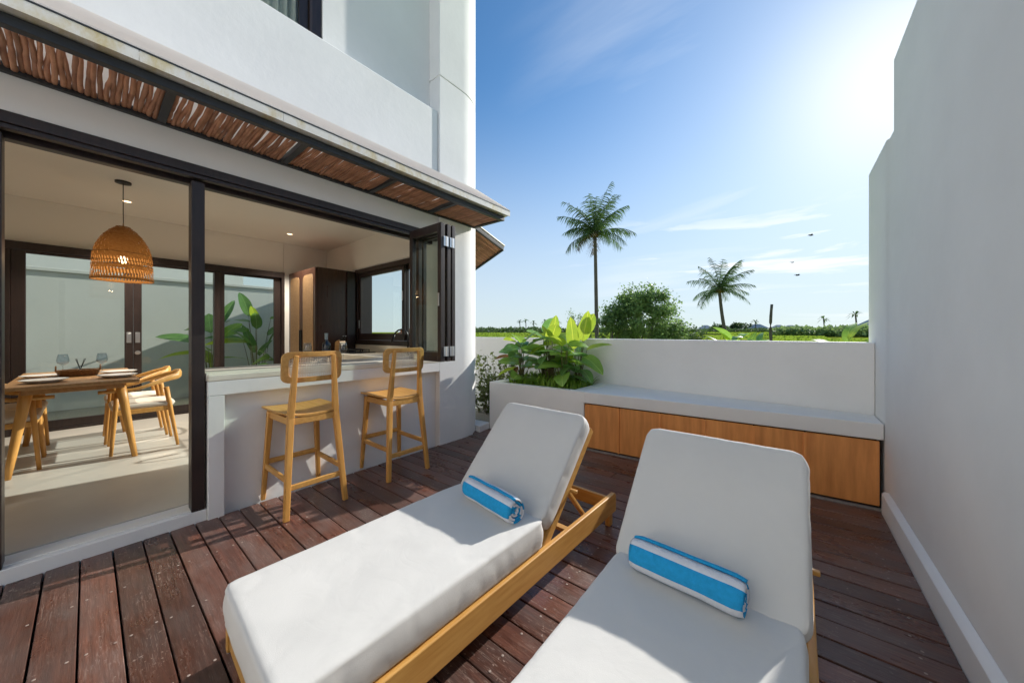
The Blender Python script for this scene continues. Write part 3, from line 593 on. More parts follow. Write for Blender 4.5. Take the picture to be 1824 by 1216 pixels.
# ------------------------------------------------------------------ bar stools
def make_stool(label, loc, rz):
    t = thing('bar_stool', label, 'bar stool', loc, rz, 'teak bar stools at the counter')
    zs = 0.665
    for sx, sy in ((1, -1), (1, 1), (-1, -1), (-1, 1)):
        mb = MB()
        if sx > 0:
            mb.bar((0.245, sy * 0.195, 0), (0.185, sy * 0.150, zs), 0.034, 0.034, (1, 0, 0), 0.040, 0.044)
            mb.bar((0.185, sy * 0.150, zs - 0.0005), (0.216, sy * 0.122, 1.095), 0.040, 0.044, (1, 0, 0), 0.026, 0.024)
        else:
            mb.bar((-0.232, sy * 0.195, 0), (-0.190, sy * 0.160, zs), 0.028, 0.028, (1, 0, 0), 0.038, 0.044)
        mb.build('leg', M_TEAK_Z, t, bevel=0.005)
    def leg_at(sx, sy, z):
        k = z / zs
        return Vector((0.245 - 0.06 * k, sy * (0.195 - 0.045 * k), z)) if sx > 0 else Vector((-0.232 + 0.042 * k, sy * (0.195 - 0.035 * k), z))
    for p, q, z in (((1, -1), (1, 1), 0.205), ((-1, -1), (-1, 1), 0.285), ((1, -1), (-1, -1), 0.255), ((1, 1), (-1, 1), 0.255)):
        mb = MB(); mb.bar(leg_at(*p, z), leg_at(*q, z), 0.020, 0.036); mb.build('stretcher', M_TEAK_X, t, bevel=0.004)
    mb = MB()
    for p, q in (((1, -1), (1, 1)), ((-1, -1), (-1, 1)), ((1, -1), (-1, -1)), ((1, 1), (-1, 1))): mb.bar(leg_at(*p, 0.642), leg_at(*q, 0.642), 0.020, 0.048)
    mb.build('apron', M_TEAK_X, t, bevel=0.003)
    mb = MB()                                               # saddle seat
    def seat(u, v, top):
        x = -0.235 + 0.435 * u; w = 0.205 - 0.02 * (u - .2) ** 2 - 0.020 * max(0, u - 0.75) * 4; y = (v * 2 - 1) * w
        s = (abs(v * 2 - 1)) ** 2.2
        z = 0.682 + 0.022 * s + 0.012 * (1 - u) ** 3 * (1 - s)
        return (x, y, z if top else z - 0.021 + 0.008 * s)
    n = 14; tv = [seat(i / n, j / n, True) for i in range(n + 1) for j in range(n + 1)]; bv = [seat(i / n, j / n, False) for i in range(n + 1) for j in range(n + 1)]
    k = n + 1; fs = []
    for i in range(n):
        for j in range(n): a = i * k + j; fs.append((a, a + k, a + k + 1, a + 1)); fs.append((a + k * k, a + 1 + k * k, a + k + 1 + k * k, a + k + k * k))
    for i in range(n):
        for a, b in ((i, i + 1), (n * k + i, n * k + i + 1), (i * k, i * k + k), (i * k + n, i * k + n + k)): fs.append((a, b, b + k * k, a + k * k))
    mb.add(tv + bv, fs); mb.build('seat', M_TEAK_X, t, bevel=0.004)
    # curved backrest frame round a cane panel
    def bk(y, z, off=0.0):      # concave towards the sitter
        return Vector((0.196 - 0.030 * (y / 0.2) ** 2 + (z - 1.0) * 0.07 + off, y, z))
    hw, z0, z1, r = 0.200, 0.905, 1.118, 0.045
    def rr(hw, z0, z1, r, n=7):
        pts = []
        for cy, cz, a0 in ((hw - r, z1 - r, 0), (-hw + r, z1 - r, 90), (-hw + r, z0 + r, 180), (hw - r, z0 + r, 270)):
            for i in range(n + 1): a = R(a0 + 90 * i / n); pts.append((cy + r * math.cos(a), cz + r * math.sin(a)))
        out = []
        for i, p in enumerate(pts):
            q = pts[(i + 1) % len(pts)]; L_ = math.dist(p, q); m = max(1, int(L_ / 0.03))
            for s in range(m): out.append((p[0] + (q[0] - p[0]) * s / m, p[1] + (q[1] - p[1]) * s / m))
        return out
    po = rr(hw, z0, z1, r); kk = len(po); iw = 0.040
    def shrink(p):
        sy = (hw - iw) / hw; zc = (z0 + z1) / 2; sz = ((z1 - z0) / 2 - 0.036) / ((z1 - z0) / 2); return (p[0] * sy, zc + (p[1] - zc) * sz)
    pi_ = [shrink(p) for p in po]; mb = MB(); vs = []
    for ring, off in ((po, -0.011), (pi_, -0.011), (pi_, 0.011), (po, 0.011)): vs += [bk(p[0], p[1], off) for p in ring]
    fs = [(a * kk + i, a * kk + (i + 1) % kk, ((a + 1) % 4) * kk + (i + 1) % kk, ((a + 1) % 4) * kk + i) for a in range(4) for i in range(kk)]
    mb.add(vs, fs); mb.build('backrest_frame', M_TEAK_X, t, bevel=0.003)
    mb = MB(); y0, y1, c0, c1 = -0.168, 0.168, 0.938, 1.086; st = 0.0155
    def strand(a, b, w):
        m = 6; pts = [bk(a[0] + (b[0] - a[0]) * i / m, a[1] + (b[1] - a[1]) * i / m) for i in range(m + 1)]
        dr = Vector((b[0] - a[0], b[1] - a[1])).normalized(); pv = (-dr.y * w, dr.x * w); vs = []
        for i in range(m + 1):
            yy = a[0] + (b[0] - a[0]) * i / m; zz = a[1] + (b[1] - a[1]) * i / m
            vs += [bk(yy + pv[0], zz + pv[1]), bk(yy - pv[0], zz - pv[1])]
        mb.add(vs, [(2 * i, 2 * i + 1, 2 * i + 3, 2 * i + 2) for i in range(m)])
    y = y0
    while y <= y1:
        strand((y - .0016, c0), (y - .0016, c1), 0.0014); strand((y + .0016, c0), (y + .0016, c1), 0.0014); y += st
    z = c0
    while z <= c1:
        strand((y0, z - .0016), (y1, z - .0016), 0.0014); strand((y0, z + .0016), (y1, z + .0016), 0.0014); z += st
    H_, q = c1 - c0, y0 - (c1 - c0)
    while q < y1:
        for a, b in (((q, c0), (q + H_, c1)), ((q, c1), (q + H_, c0))):
            s0 = max(0, (y0 - q) / H_); s1 = min(1, (y1 - q) / H_)
            if s1 > s0: strand((a[0] + H_ * s0, a[1] + (b[1] - a[1]) * s0), (a[0] + H_ * s1, a[1] + (b[1] - a[1]) * s1), 0.0012)
        q += st
    o = mb.build('cane_panel', M_CANE, t, fix=False); o['kind'] = 'stuff'
    return t
st1 = make_stool('teak bar stool with cane back, nearer the door post', (-2.838, 1.022, 0), 0)
copy_tree(st1, (-2.846, 1.786, 0), -1.5, 'teak bar stool with cane back, beside the folded windows')

# ------------------------------------------------------------------ sun loungers
def cushion(lx, ly, lz, rc, seed, puff=0.006, wr=0.004, re=0.018, n=(24, 38, 4)):
    """box cushion with rounded plan corners, tight edges, slight crown and creases; centre of the base at the origin"""
    def axis(h, m):
        e = [0, 0.12 * re, 0.4 * re, re]; core = [-h + re + (2 * h - 2 * re) * i / m for i in range(1, m)]
        return [-h + v for v in e] + core + [h - v for v in reversed(e)]
    hx, hy = lx / 2, ly / 2; xs, ys = axis(hx, n[0]), axis(hy, n[1]); zs = [re + (lz - 2 * re) * k / n[2] for k in range(n[2] + 1)]
    nx, ny, nz = len(xs) - 1, len(ys) - 1, n[2]; pts = {}; vs = []; fs = []
    def plan(x, y):
        u = (abs(x) - (hx - rc)) / rc; v = (abs(y) - (hy - rc)) / rc
        if u > 0 and v > 0:
            u, v = u * math.sqrt(1 - v * v / 2), v * math.sqrt(1 - u * u / 2)
            return math.copysign(hx - rc + u * rc, x), math.copysign(hy - rc + v * rc, y)
        return x, y
    def vid(i, j, k):           # k: 'b' bottom, 't' top or a side level
        border = i in (0, nx) or j in (0, ny)
        if border: k = 0 if k == 'b' else (nz if k == 't' else k)
        key = (i, j, k)
        if key in pts: return pts[key]
        x0, y0 = xs[i], ys[j]; x, y = plan(x0, y0)
        if k in ('b', 't'):
            d = min(hx - abs(x0), hy - abs(y0)); dr = re - math.sqrt(max(0, re * re - (re - d) ** 2)) if d < re else 0.0
            z = dr if k == 'b' else lz - dr
        else: z = zs[k]
        p = Vector((x, y, z)); ed = min(1, min(hx - abs(x0), hy - abs(y0)) / 0.10)
        big = mn.noise(Vector((x * 4.5 + seed, y * 3.5, z * 5))); mid = mn.noise(Vector((x * 14 + seed, y * 11, z * 14)))
        crease = abs(mn.noise(Vector((x * 8 + y * 7 + seed * 2, y * 3 - x * 3, z * 6 + seed))))
        a = wr * (1.3 * big + 0.35 * mid) - wr * 0.55 * max(0, 0.12 - crease) / 0.12 * (1.15 - ed * 0.75)
        if k == 't': p.z += a + puff * (1 - (x / hx) ** 4) * (1 - (y / hy) ** 4)
        elif k != 'b':
            bl = math.sin(math.pi * (z - re) / (lz - 2 * re)) if lz > 2 * re else 0
            o = Vector((x / hx if abs(x0) > hx - rc else 0, y / hy if abs(y0) > hy - rc else 0, 0)); p += o * (0.006 * bl + a * 0.7)
        pts[key] = len(vs); vs.append(p); return pts[key]
    for i in range(nx):
        for j in range(ny):
            fs.append((vid(i, j, 't'), vid(i + 1, j, 't'), vid(i + 1, j + 1, 't'), vid(i, j + 1, 't'))); fs.append((vid(i, j, 'b'), vid(i, j + 1, 'b'), vid(i + 1, j + 1, 'b'), vid(i + 1, j, 'b')))
    for k in range(nz):
        for i in range(nx):
            fs.append((vid(i, 0, k), vid(i + 1, 0, k), vid(i + 1, 0, k + 1), vid(i, 0, k + 1))); fs.append((vid(i, ny, k), vid(i, ny, k + 1), vid(i + 1, ny, k + 1), vid(i + 1, ny, k)))
        for j in range(ny):
            fs.append((vid(0, j, k), vid(0, j, k + 1), vid(0, j + 1, k + 1), vid(0, j + 1, k))); fs.append((vid(nx, j, k), vid(nx, j + 1, k), vid(nx, j + 1, k + 1), vid(nx, j, k + 1)))
    mb = MB(); mb.add(vs, fs); return mb
def make_lounger(label, loc, rz, seed, cw=0.60, rec=45.0):
    """foot end towards -y, backrest towards +y; y = 0 is the hinge"""
    t = thing('sun_lounger', label, 'sun lounger', loc, rz, 'cushioned teak sun loungers on the deck')
    hw = 0.330; y0, y1 = -1.08, 0.81
    for s in (-1, 1):
        mb = MB(); x = s * (hw - 0.014)
        prof = [(y0, 0.085), (y1 - 0.005, 0.085), (y1, 0.10), (y1, 0.190), (y1 - 0.02, 0.207), (y0 + 0.02, 0.207), (y0, 0.19)]
        n = len(prof); mb.add([(x - 0.014, a, b) for a, b in prof] + [(x + 0.014, a, b) for a, b in prof], [tuple(range(n)), tuple(reversed(range(n, 2 * n)))] + [(i, n + i, n + (i + 1) % n, (i + 1) % n) for i in range(n)])
        mb.build('side_rail', M_TEAK_Y, t, bevel=0.006, seg=3)
        for y in (y0 + 0.06, y1 - 0.045):
            mb = MB(); mb.box(s * (hw - 0.030) - 0.018, y - 0.022, 0, s * (hw - 0.030) + 0.018 - (0.003 if s > 0 else -0.003), y + 0.022, 0.150)
            mb.build('leg', M_TEAK_Z, t, bevel=0.003)
    for y in (y0 + 0.018, y1 - 0.055):
        mb = MB(); mb.box(-hw + 0.029, y - 0.012, 0.10, hw - 0.029, y + 0.012, 0.185); mb.build('cross_rail', M_TEAK_X, t, bevel=0.003)
    mb = MB(); mb.box(-hw + 0.029, 0.36, 0.092, hw - 0.029, 0.40, 0.112); mb.build('cross_rail', M_TEAK_X, t, bevel=0.003)
    y = y0 + 0.07
    while y < 0.02:
        mb = MB(); mb.box(-hw + 0.029, y - 0.03, 0.186, hw - 0.029, y + 0.03, 0.204); mb.build('slat', M_TEAK_X, t, bevel=0.002, seg=1); y += 0.085
    # reclined back frame
    ca, sa = math.cos(R(rec)), math.sin(R(rec)); B = Matrix.Translation((0, 0.055, 0.200)) @ Matrix.Rotation(R(rec), 4, 'X')
    bl = 0.665
    bf = MB()
    for s in (-1, 1): bf.box(s * (hw - 0.038) - 0.014, -0.03, -0.022, s * (hw - 0.038) + 0.014, bl, 0.022, B)
    for v in (0.06, 0.2, 0.34, 0.48, 0.62): bf.box(-hw + 0.052, v - 0.03, -0.006, hw - 0.052, v + 0.03, 0.012, B)
    bf.build('back_frame', M_TEAK_Y, t, bevel=0.003)
    for s in (-1, 1):
        a = B @ Vector((s * (hw - 0.064), 0.30, -0.02)); b = Vector((s * (hw - 0.064), 0.52, 0.13))
        mb = MB(); mb.bar(a, b, 0.018, 0.030, (1, 0, 0)); mb.build('prop', M_TEAK_Y, t, bevel=0.003)
    a = B @ Vector((0, 0.30, -0.03)); mb = MB(); mb.box(-hw - 0.012, a.y - 0.009, a.z - 0.009, hw + 0.012, a.y + 0.009, a.z + 0.009); mb.build('prop_bar', M_TEAK_X, t, bevel=0.003)
    # cushions
    c = cushion(cw, 1.13, 0.138, 0.05, seed, n=(40, 72, 6)).build('seat_cushion', M_CUSH, t, smooth=True); c.location = (0, -0.528, 0.207)
    c2 = cushion(0.625, 0.645, 0.105, 0.062, seed + 5, puff=0.012, n=(40, 42, 5)).build('back_cushion', M_CUSH, t, smooth=True)
    B2 = Matrix.Translation((0, 0.0, 0.352)) @ Matrix.Rotation(R(rec), 4, 'X')
    c2.matrix_local = B @ Matrix.Translation((0, 0.365, 0.023))
    return t
l1 = make_lounger('reclined teak sun lounger nearer the house, its side rail in full view', (-1.240, 1.385, 0), -2.2, 1.7, 0.634)
l2 = make_lounger('reclined teak sun lounger nearer the tall side wall, cut by the lower photo edge', (-0.258, 1.360, 0), -1.0, 9.3, 0.600)

# ------------------------------------------------------------------ rolled towels
def towel(label, loc, rz, ln, seed, tilt=0):
    """spiral of striped terry cloth, axis along x"""
    mb = MB(); th = 0.0125; turns = 3.9; n = 110; nx = 26; Rmax = 0.069
    def spiral(t):
        a = t * turns * 2 * math.pi; r = 0.010 + (Rmax - 0.010) * t; return a, r
    arc = 0; pts = []; last = None
    for i in range(n + 1):
        a, r = spiral(i / n); p = (r * math.cos(a), r * math.sin(a))
        if last: arc += math.dist(p, last)
        last = p; pts.append((p, a, arc))
    total = arc; stripe = 0.054
    def P(i, side, j):
        (y, z), a, s = pts[i]; k = 1.0 - side * th / max(0.02, math.hypot(y, z)) * 0.78
        x = (j / nx - 0.5) * ln; e = abs(2 * j / nx - 1)
        x += 0.010 * mn.noise(Vector((s * 9, seed, side))) * e
        f = k * (1 - 0.10 * max(0, e - 0.86) / 0.14) + 0.055 * mn.noise(Vector((x * 9, s * 8, seed)))
        sq = 0.86 if z * f < 0 else 1.0
        return Vector((x, y * f * 1.05, z * f * sq))
    for side in (0, 1):
        b = len(mb.v); mb.v += [P(i, side, j) for i in range(n + 1) for j in range(nx + 1)]; w = nx + 1
        for i in range(n):
            c = int((total - pts[i][2] + 0.030) / stripe) % 2
            for j in range(nx): mb.f.append((b + i * w + j, b + (i + 1) * w + j, b + (i + 1) * w + j + 1, b + i * w + j + 1)); mb.m.append(c)
    h = (n + 1) * (nx + 1); w = nx + 1
    for i in range(n):
        c = int((total - pts[i][2] + 0.030) / stripe) % 2
        for j in (0, nx): mb.f.append((i * w + j, (i + 1) * w + j, h + (i + 1) * w + j, h + i * w + j)); mb.m.append(c)
    for j in range(nx): mb.f.append((n * w + j, n * w + j + 1, h + n * w + j + 1, h + n * w + j)); mb.m.append(0)
    o = mb.build('rolled_towel', [M_TBLUE, M_TWHITE], smooth=True)
    o.location = loc; o.rotation_euler = (R(tilt), 0, R(rz))
    return tag(o, label, 'towel', 'rolled striped pool towels')
towel('rolled blue and white striped towel with its spiral end showing, nearer the house', (-1.185, 1.300, 0.408), -9, 0.37, 3, 134)
towel('rolled blue and white striped towel seen side on, nearer the tall side wall', (-0.285, 1.320, 0.410), -3, 0.36, 8, 126)

# ------------------------------------------------------------------ dining set inside
FZ = 0.074
def tapered(p, q, r0, r1, n=14):
    mb = MB(); p = Vector(p); q = Vector(q); mb.tube([p.lerp(q, k / 4) for k in range(5)], [r0 + (r1 - r0) * k / 4 for k in range(5)], n); return mb
tb = thing('dining_table', 'wooden dining table with splayed round legs set for a meal', 'table', (-5.52, -0.06, FZ))
mb = MB(); mb.box(-0.80, -0.37, 0.718, 0.80, 0.37, 0.748); mb.build('tabletop', M_TABLE, tb, bevel=0.008, seg=3)
mb = MB(); mb.box(-0.66, -0.28, 0.664, 0.66, 0.28, 0.7175); mb.build('apron', M_TABLE, tb, bevel=0.004)
for sx in (-1, 1):
    for sy in (-1, 1): tapered((sx * 0.655, sy * 0.345, 0), (sx * 0.60, sy * 0.255, 0.708), 0.020, 0.037).build('leg', M_TEAK_Z, tb, smooth=True)
def make_chair(label, loc, rz):
    """sitter faces -y"""
    t = thing('dining_chair', label, 'chair', loc, rz, 'wooden dining chairs with curved arm rails')
    for s in (-1, 1):
        tapered((s * 0.235, -0.225, 0), (s * 0.222, -0.185, 0.60), 0.013, 0.020, 10).build('leg', M_TEAK_Z, t, smooth=True)
        tapered((s * 0.235, 0.235, 0), (s * 0.215, 0.150, 0.615), 0.013, 0.022, 10).build('leg', M_TEAK_Z, t, smooth=True)
    mb = MB()
    for p, q in (((-.225, -.20), (.225, -.20)), ((-.222, .19), (.222, .19)), ((-.228, -.20), (-.222, .19)), ((.228, -.20), (.222, .19))): mb.bar((*p, 0.40), (*q, 0.40), 0.018, 0.045)
    mb.build('seat_frame', M_TEAK_X, t, bevel=0.004)
    c = cushion(0.455, 0.44, 0.05, 0.05, 4, re=0.014, wr=0.002, n=(12, 12, 2)).build('seat_pad', M_SEATPAD, t, smooth=True); c.location = (0, -0.005, 0.424)
    # arm and back rail in one sweep: low flat arms rising to a broad curved back
    pts = []; wid = []
    for i in range(29):
        a = -1 + 2 * i / 28; e = abs(a)
        x = math.copysign(1, a) * (0.255 * min(1, e * 1.75) ** 0.75) if e > 1e-6 else 0
        y = 0.275 - 0.53 * max(0, e - 0.30) / 0.70 - 0.10 * min(1, e / 0.35) ** 2 * 0.5
        z = 0.735 - 0.115 * min(1, max(0, e - 0.18) / 0.5) ** 1.3
        pts.append(Vector((x, y, z))); wid.append((0.030 + 0.058 * max(0, 1 - e / 0.55) ** 0.8, 0.026))
    vs = []; k = len(pts)
    for i, p in enumerate(pts):
        d = (pts[min(i + 1, k - 1)] - pts[max(i - 1, 0)]).normalized(); sd_ = d.cross(Vector((0, 0, 1))).normalized(); u = sd_.cross(d).normalized(); h, w = wid[i]
        for j in range(10): th = 2 * math.pi * j / 10; vs.append(p + sd_ * (math.cos(th) * w * .62) + u * (math.sin(th) * h * .55))
    fs = [(i * 10 + j, i * 10 + (j + 1) % 10, (i + 1) * 10 + (j + 1) % 10, (i + 1) * 10 + j) for i in range(k - 1) for j in range(10)] + [tuple(range(10)), tuple(range((k - 1) * 10, k * 10))]
    mb = MB(); mb.add(vs, fs); mb.build('arm_rail', M_TEAK_X, t, smooth=True)
    return t
ch = make_chair('curved wooden dining chair nearer the deck, on the bar side of the table', (-5.255, 0.365, FZ), 0)
copy_tree(ch, (-5.85, 0.345, FZ), 0, 'curved wooden dining chair nearer the glass doors, on the bar side of the table')
copy_tree(ch, (-5.255, -0.485, FZ), 180, 'curved wooden dining chair nearer the deck, at the left edge behind the table leg')
copy_tree(ch, (-5.82, -0.485, FZ), 180, 'curved wooden dining chair nearer the glass doors, at the left edge')
# place settings
TZ = FZ + 0.7485
def plate(label, x, y):
    mb = MB(); mb.lathe([(0.0, 0.004), (0.075, 0.004), (0.082, 0.0), (0.086, 0.004), (0.132, 0.024), (0.134, 0.028), (0.128, 0.026), (0.085, 0.010), (0.0, 0.009)], 32, (0, 0, 0))
    o = mb.build('plate', M_CHINA, smooth=True); o.location = (x, y, TZ); tag(o, label, 'plate', 'white plates on the dining table')
plate('white plate at the near left corner of the dining table', -5.02, -0.235); plate('white plate at the far left corner of the dining table', -5.55, -0.27)
plate('white plate at the near right corner of the dining table', -5.08, 0.185); plate('white plate at the far right corner of the dining table', -5.55, 0.21)
def wine_glass(label, x, y, z, s=1.0):
    mb = MB(); mb.lathe([(0.0, 0.0), (0.034, 0.0), (0.034, 0.003), (0.008, 0.008), (0.0042, 0.02), (0.0042, 0.080), (0.012, 0.090), (0.035, 0.108), (0.041, 0.128), (0.037, 0.165), (0.030, 0.198), (0.0292, 0.198), (0.036, 0.165), (0.040, 0.128), (0.034, 0.110), (0.0, 0.095)], 24)
    o = mb.build('wine_glass', M_WINE, smooth=True); o.location = (x, y, z); o.scale = (s, s, s); tag(o, label, 'wine glass', 'stemmed wine glasses')
wine_glass('stemmed wine glass left of the tray on the dining table', -5.86, -0.16, TZ, 1.05); wine_glass('stemmed wine glass right of the tray on the dining table', -5.86, 0.10, TZ, 1.05)
wine_glass('stemmed wine glass on the bar left of the wine bottle', -3.43, 1.265, 0.978, 0.92); wine_glass('stemmed wine glass on the bar right of the wine bottle', -3.40, 1.575, 0.978, 0.92)
tr = thing('tray', 'oval woven tray with two loop handles on the dining table', 'tray', (-5.52, -0.055, TZ))
mb = MB(); a, b = 0.078, 0.118
for k in range(6):
    pts = [((a + 0.004 * k) * math.cos(2 * math.pi * i / 40), (b + 0.004 * k) * math.sin(2 * math.pi * i / 40), 0.006 + 0.0105 * k + 0.002 * (i % 2)) for i in range(41)]; mb.tube(pts, 0.0062, 6, cap=False)
mb.build('rim', M_WICKER, tr, smooth=True)
mb = MB(); mb.add([((a - .003) * math.cos(2 * math.pi * i / 40), (b - .003) * math.sin(2 * math.pi * i / 40), z) for z in (0.001, 0.006) for i in range(40)], [tuple(range(40)), tuple(range(40, 80))] + [(i, (i + 1) % 40, 40 + (i + 1) % 40, 40 + i) for i in range(40)]); mb.build('base', M_WICKER, tr)
for s in (-1, 1):
    mb = MB(); mb.tube([(0.038 * math.cos(R(18 * i)), s * (b + 0.020), 0.055 + 0.050 * math.sin(R(18 * i))) for i in range(11)], 0.0048, 6); mb.build('handle', M_WICKER, tr, smooth=True)
rd = thing('reed_diffuser', 'small black bottle holding dark reeds on the woven tray', 'diffuser', (-5.52, -0.045, TZ + 0.0065))
mb = MB(); mb.lathe([(0, 0), (0.030, 0), (0.032, 0.004), (0.032, 0.036), (0.026, 0.044), (0.011, 0.050), (0.011, 0.062), (0, 0.062)], 18); mb.build('bottle', M_BLACK, rd, smooth=True)
for dx, dy in ((0.0, -0.030), (0.006, 0.026), (-0.006, 0.034), (0.004, -0.022)):
    mb = MB(); mb.tube([(0, 0, 0.055), (dx, dy, 0.165)], 0.0024, 5); mb.build('reed', M_BLACK, rd)
bo = thing('wine_bottle', 'dark wine bottle with a pale capsule standing on the bar top', 'wine bottle', (-3.44, 1.435, 0.978))
mb = MB(); mb.lathe([(0, 0), (0.034, 0), (0.0365, 0.004), (0.0365, 0.150), (0.032, 0.172), (0.016, 0.192), (0.0135, 0.205), (0.0135, 0.222)], 22); mb.build('glass_body', M_BOTTLE, bo, smooth=True)
mb = MB(); mb.lathe([(0.0142, 0.212), (0.0145, 0.260), (0.0155, 0.262), (0.0155, 0.270), (0, 0.271)], 18); mb.build('capsule', M_FOIL, bo, smooth=True)
mb = MB(); mb.lathe([(0.0369, 0.045), (0.0369, 0.115)], 22); mb.build('paper_label', mat('bottle_paper', (0.05, 0.06, 0.08), 0.6), bo, smooth=True)

# pendant lamp
pn = thing('pendant_lamp', 'woven rattan dome pendant lamp over the dining table', 'lamp', (-5.42, 0.235, 2.8315))
mb = MB(); mb.lathe([(0, 0), (0.060, 0), (0.060, -0.018), (0, -0.020)], 22); mb.build('ceiling_rose', M_BLACK, pn, smooth=False)
mb = MB(); mb.tube([(0, 0, -0.018), (0.003, 0, -0.3), (0, 0.002, -0.52), (0.004, 0, -0.70)], 0.0042, 6); mb.tube([(0, 0, -0.70), (0, 0, -0.77)], 0.017, 10); mb.build('cord', M_BLACK, pn, smooth=True)
mb = MB(); mb.lathe([(0, -0.765), (0.014, -0.77), (0.032, -0.80), (0.034, -0.82), (0.026, -0.845), (0, -0.855)], 16); mb.build('bulb', M_BULB, pn, smooth=True)
def shade():
    prof = []
    for i in range(41):
        t = i / 40; ang = R(90) * min(1, t * 1.25); r = 0.050 + 0.165 * math.sin(ang) ** 1.12 + 0.008 * max(0, t - .8) * 5; prof.append((r, -0.475 - 0.555 * (0.35 * t + 0.65 * t ** 1.9)))
    mb = MB(); n = 120; K = len(prof)
    def pt(i, j, o=0.0):
        r, z = prof[i]; th = 2 * math.pi * j / n; return Vector(((r + o) * math.cos(th), (r + o) * math.sin(th), z))
    # solid weave: small strips running diagonally, with an open lattice band near the rim and at the crown
    for i in range(0, K - 1):
        open_ = (29 <= i <= 32) or (35 <= i <= 38)
        for j in range(n):
            sh = 0.35
            if open_ and (j % 2 == 0): continue
            o = 0.0016 * (1 if (i // 2 + j // 3) % 2 else -1)
            r0, z0 = prof[i]; r1, z1 = prof[i + 1]; w = 1.0 if not open_ else 1.05; k0 = j + sh * i * 0.9; k1 = j + sh * (i + 1) * 0.9
            vs = []
            for (r, z), k in (((r0, z0), k0), ((r1, z1), k1)):
                for d in (0, w): th = 2 * math.pi * (k + d) / n; vs.append(((r + o) * math.cos(th), (r + o) * math.sin(th), z))
            mb.add([vs[0], vs[1], vs[3], vs[2]], [(0, 1, 2, 3)])
    for i in (0, 7, 12, 26, 31, 33, 40):
        r, z = prof[min(i, K - 1)]; mb.tube([((r) * math.cos(2 * math.pi * j / 48), (r) * math.sin(2 * math.pi * j / 48), z) for j in range(49)], 0.0055 if i == 40 else 0.0035, 6, cap=False)
    mb.tube([(0.06 * math.cos(R(15 * i)), 0.0, -0.505 + 0.07 * math.sin(R(15 * i))) for i in range(13)], 0.0025, 5)
    mb.build('lamp_shade', M_LAMP, pn, fix=False)
shade()
pd = bpy.data.lights.new('pendant_light', 'POINT'); pd.energy = 1.2; pd.color = (1, 0.72, 0.42); pd.shadow_soft_size = 0.03; po_ = bpy.data.objects.new('pendant_light', pd); COL.objects.link(po_); po_.parent = pn; po_.location = (0, 0, -0.90)
def downlight(label, x, y):
    t = thing('ceiling_light', label, 'ceiling light', (x, y, 2.8315), 0, 'recessed warm ceiling lights')
    mb = MB(); mb.lathe([(0.052, 0), (0.052, -0.004), (0.040, -0.005), (0.038, -0.001)], 22); mb.build('trim_ring', M_CHINA, t, smooth=True)
    mb = MB(); mb.lathe([(0, -0.002), (0.038, -0.0022)], 22); mb.build('lamp_face', M_BULB, t)
    ld = bpy.data.lights.new('downlight', 'SPOT'); ld.energy = 80; ld.spot_size = R(110); ld.spot_blend = 0.6; ld.color = (1, 0.90, 0.76); ld.shadow_soft_size = 0.04; lo = bpy.data.objects.new('downlight', ld); COL.objects.link(lo); lo.parent = t; lo.location = (0, 0, -0.012)
downlight('round warm ceiling light beside the pendant cord', -6.19, 0.298); downlight('round warm ceiling light above the kitchen cabinet side', -6.20, 2.03)

# cabinet and kitchen run
cb = thing('tall_cabinet', 'tall dark wood cabinet with arched rattan door panels in the kitchen corner', 'cabinet', (-6.37, 2.55, FZ), world=True)
cx0, cx1, cy0, cy1, cz1 = -6.93, -5.80, 2.255, 2.90, 2.30
mb = MB(); mb.box(cx0, cy0 + 0.024, FZ, cx1 - 0.0, cy1, cz1); mb.build('carcass', M_CAB, cb, bevel=0.004)
mb = MB(); mb.box(cx1 + 0.0005, cy1 - 0.16, FZ + 0.05, cx1 + 0.035, cy1 - 0.02, cz1 - 0.005); mb.build('edge_panel', M_DARK, cb, bevel=0.003)
for x0, x1 in ((cx0 + 0.01, -6.372), (-6.366, cx1 - 0.004)):
    mb = MB(); mb.box(x0, cy0, FZ + 0.04, x1, cy0 + 0.022, cz1 - 0.004); d = mb.build('door', M_CAB, cb, bevel=0.004)
    w = 0.075; r = 0.09; pts = [(x0 + w, FZ + 0.14), (x1 - w, FZ + 0.14)]
    for i in range(9): a = R(90 * i / 8); pts.append((x1 - w - r + r * math.cos(a), cz1 - 0.10 - r + r * math.sin(a)))
    for i in range(9): a = R(90 + 90 * i / 8); pts.append((x0 + w + r + r * math.cos(a), cz1 - 0.10 - r + r * math.sin(a)))
    mb = MB(); mb.yprism(pts, cy0 - 0.004, cy0 - 0.0005); o = mb.build('rattan_panel', M_RATTAN); o.parent = d
    mb = MB(); xx = x1 - 0.03 if x0 < -6.5 else x0 + 0.03; mb.box(xx - 0.008, cy0 - 0.022, 0.95, xx + 0.008, cy0 - 0.0005, 1.30); o = mb.build('handle', M_BLACK, bevel=0.002); o.parent = d
kc = thing('kitchen_counter', 'kitchen worktop running under the end window with a black tap', 'kitchen counter', (-4.6, 2.6, FZ), world=True)
mb = MB(); mb.box(-5.755, 2.36, FZ, -3.56, 2.90, 0.90); mb.build('base_unit', M_PLASTER_IN, kc)
mb = MB(); mb.box(-5.755, 2.32, 0.902, -3.535, 2.90, 0.945); mb.build('worktop', M_COUNTER, kc, bevel=0.004)
mb = MB(); mb.box(-5.79, 2.892, 0.947, -3.54, 2.903, 1.055); mb.build('splashback', M_COUNTER, kc)
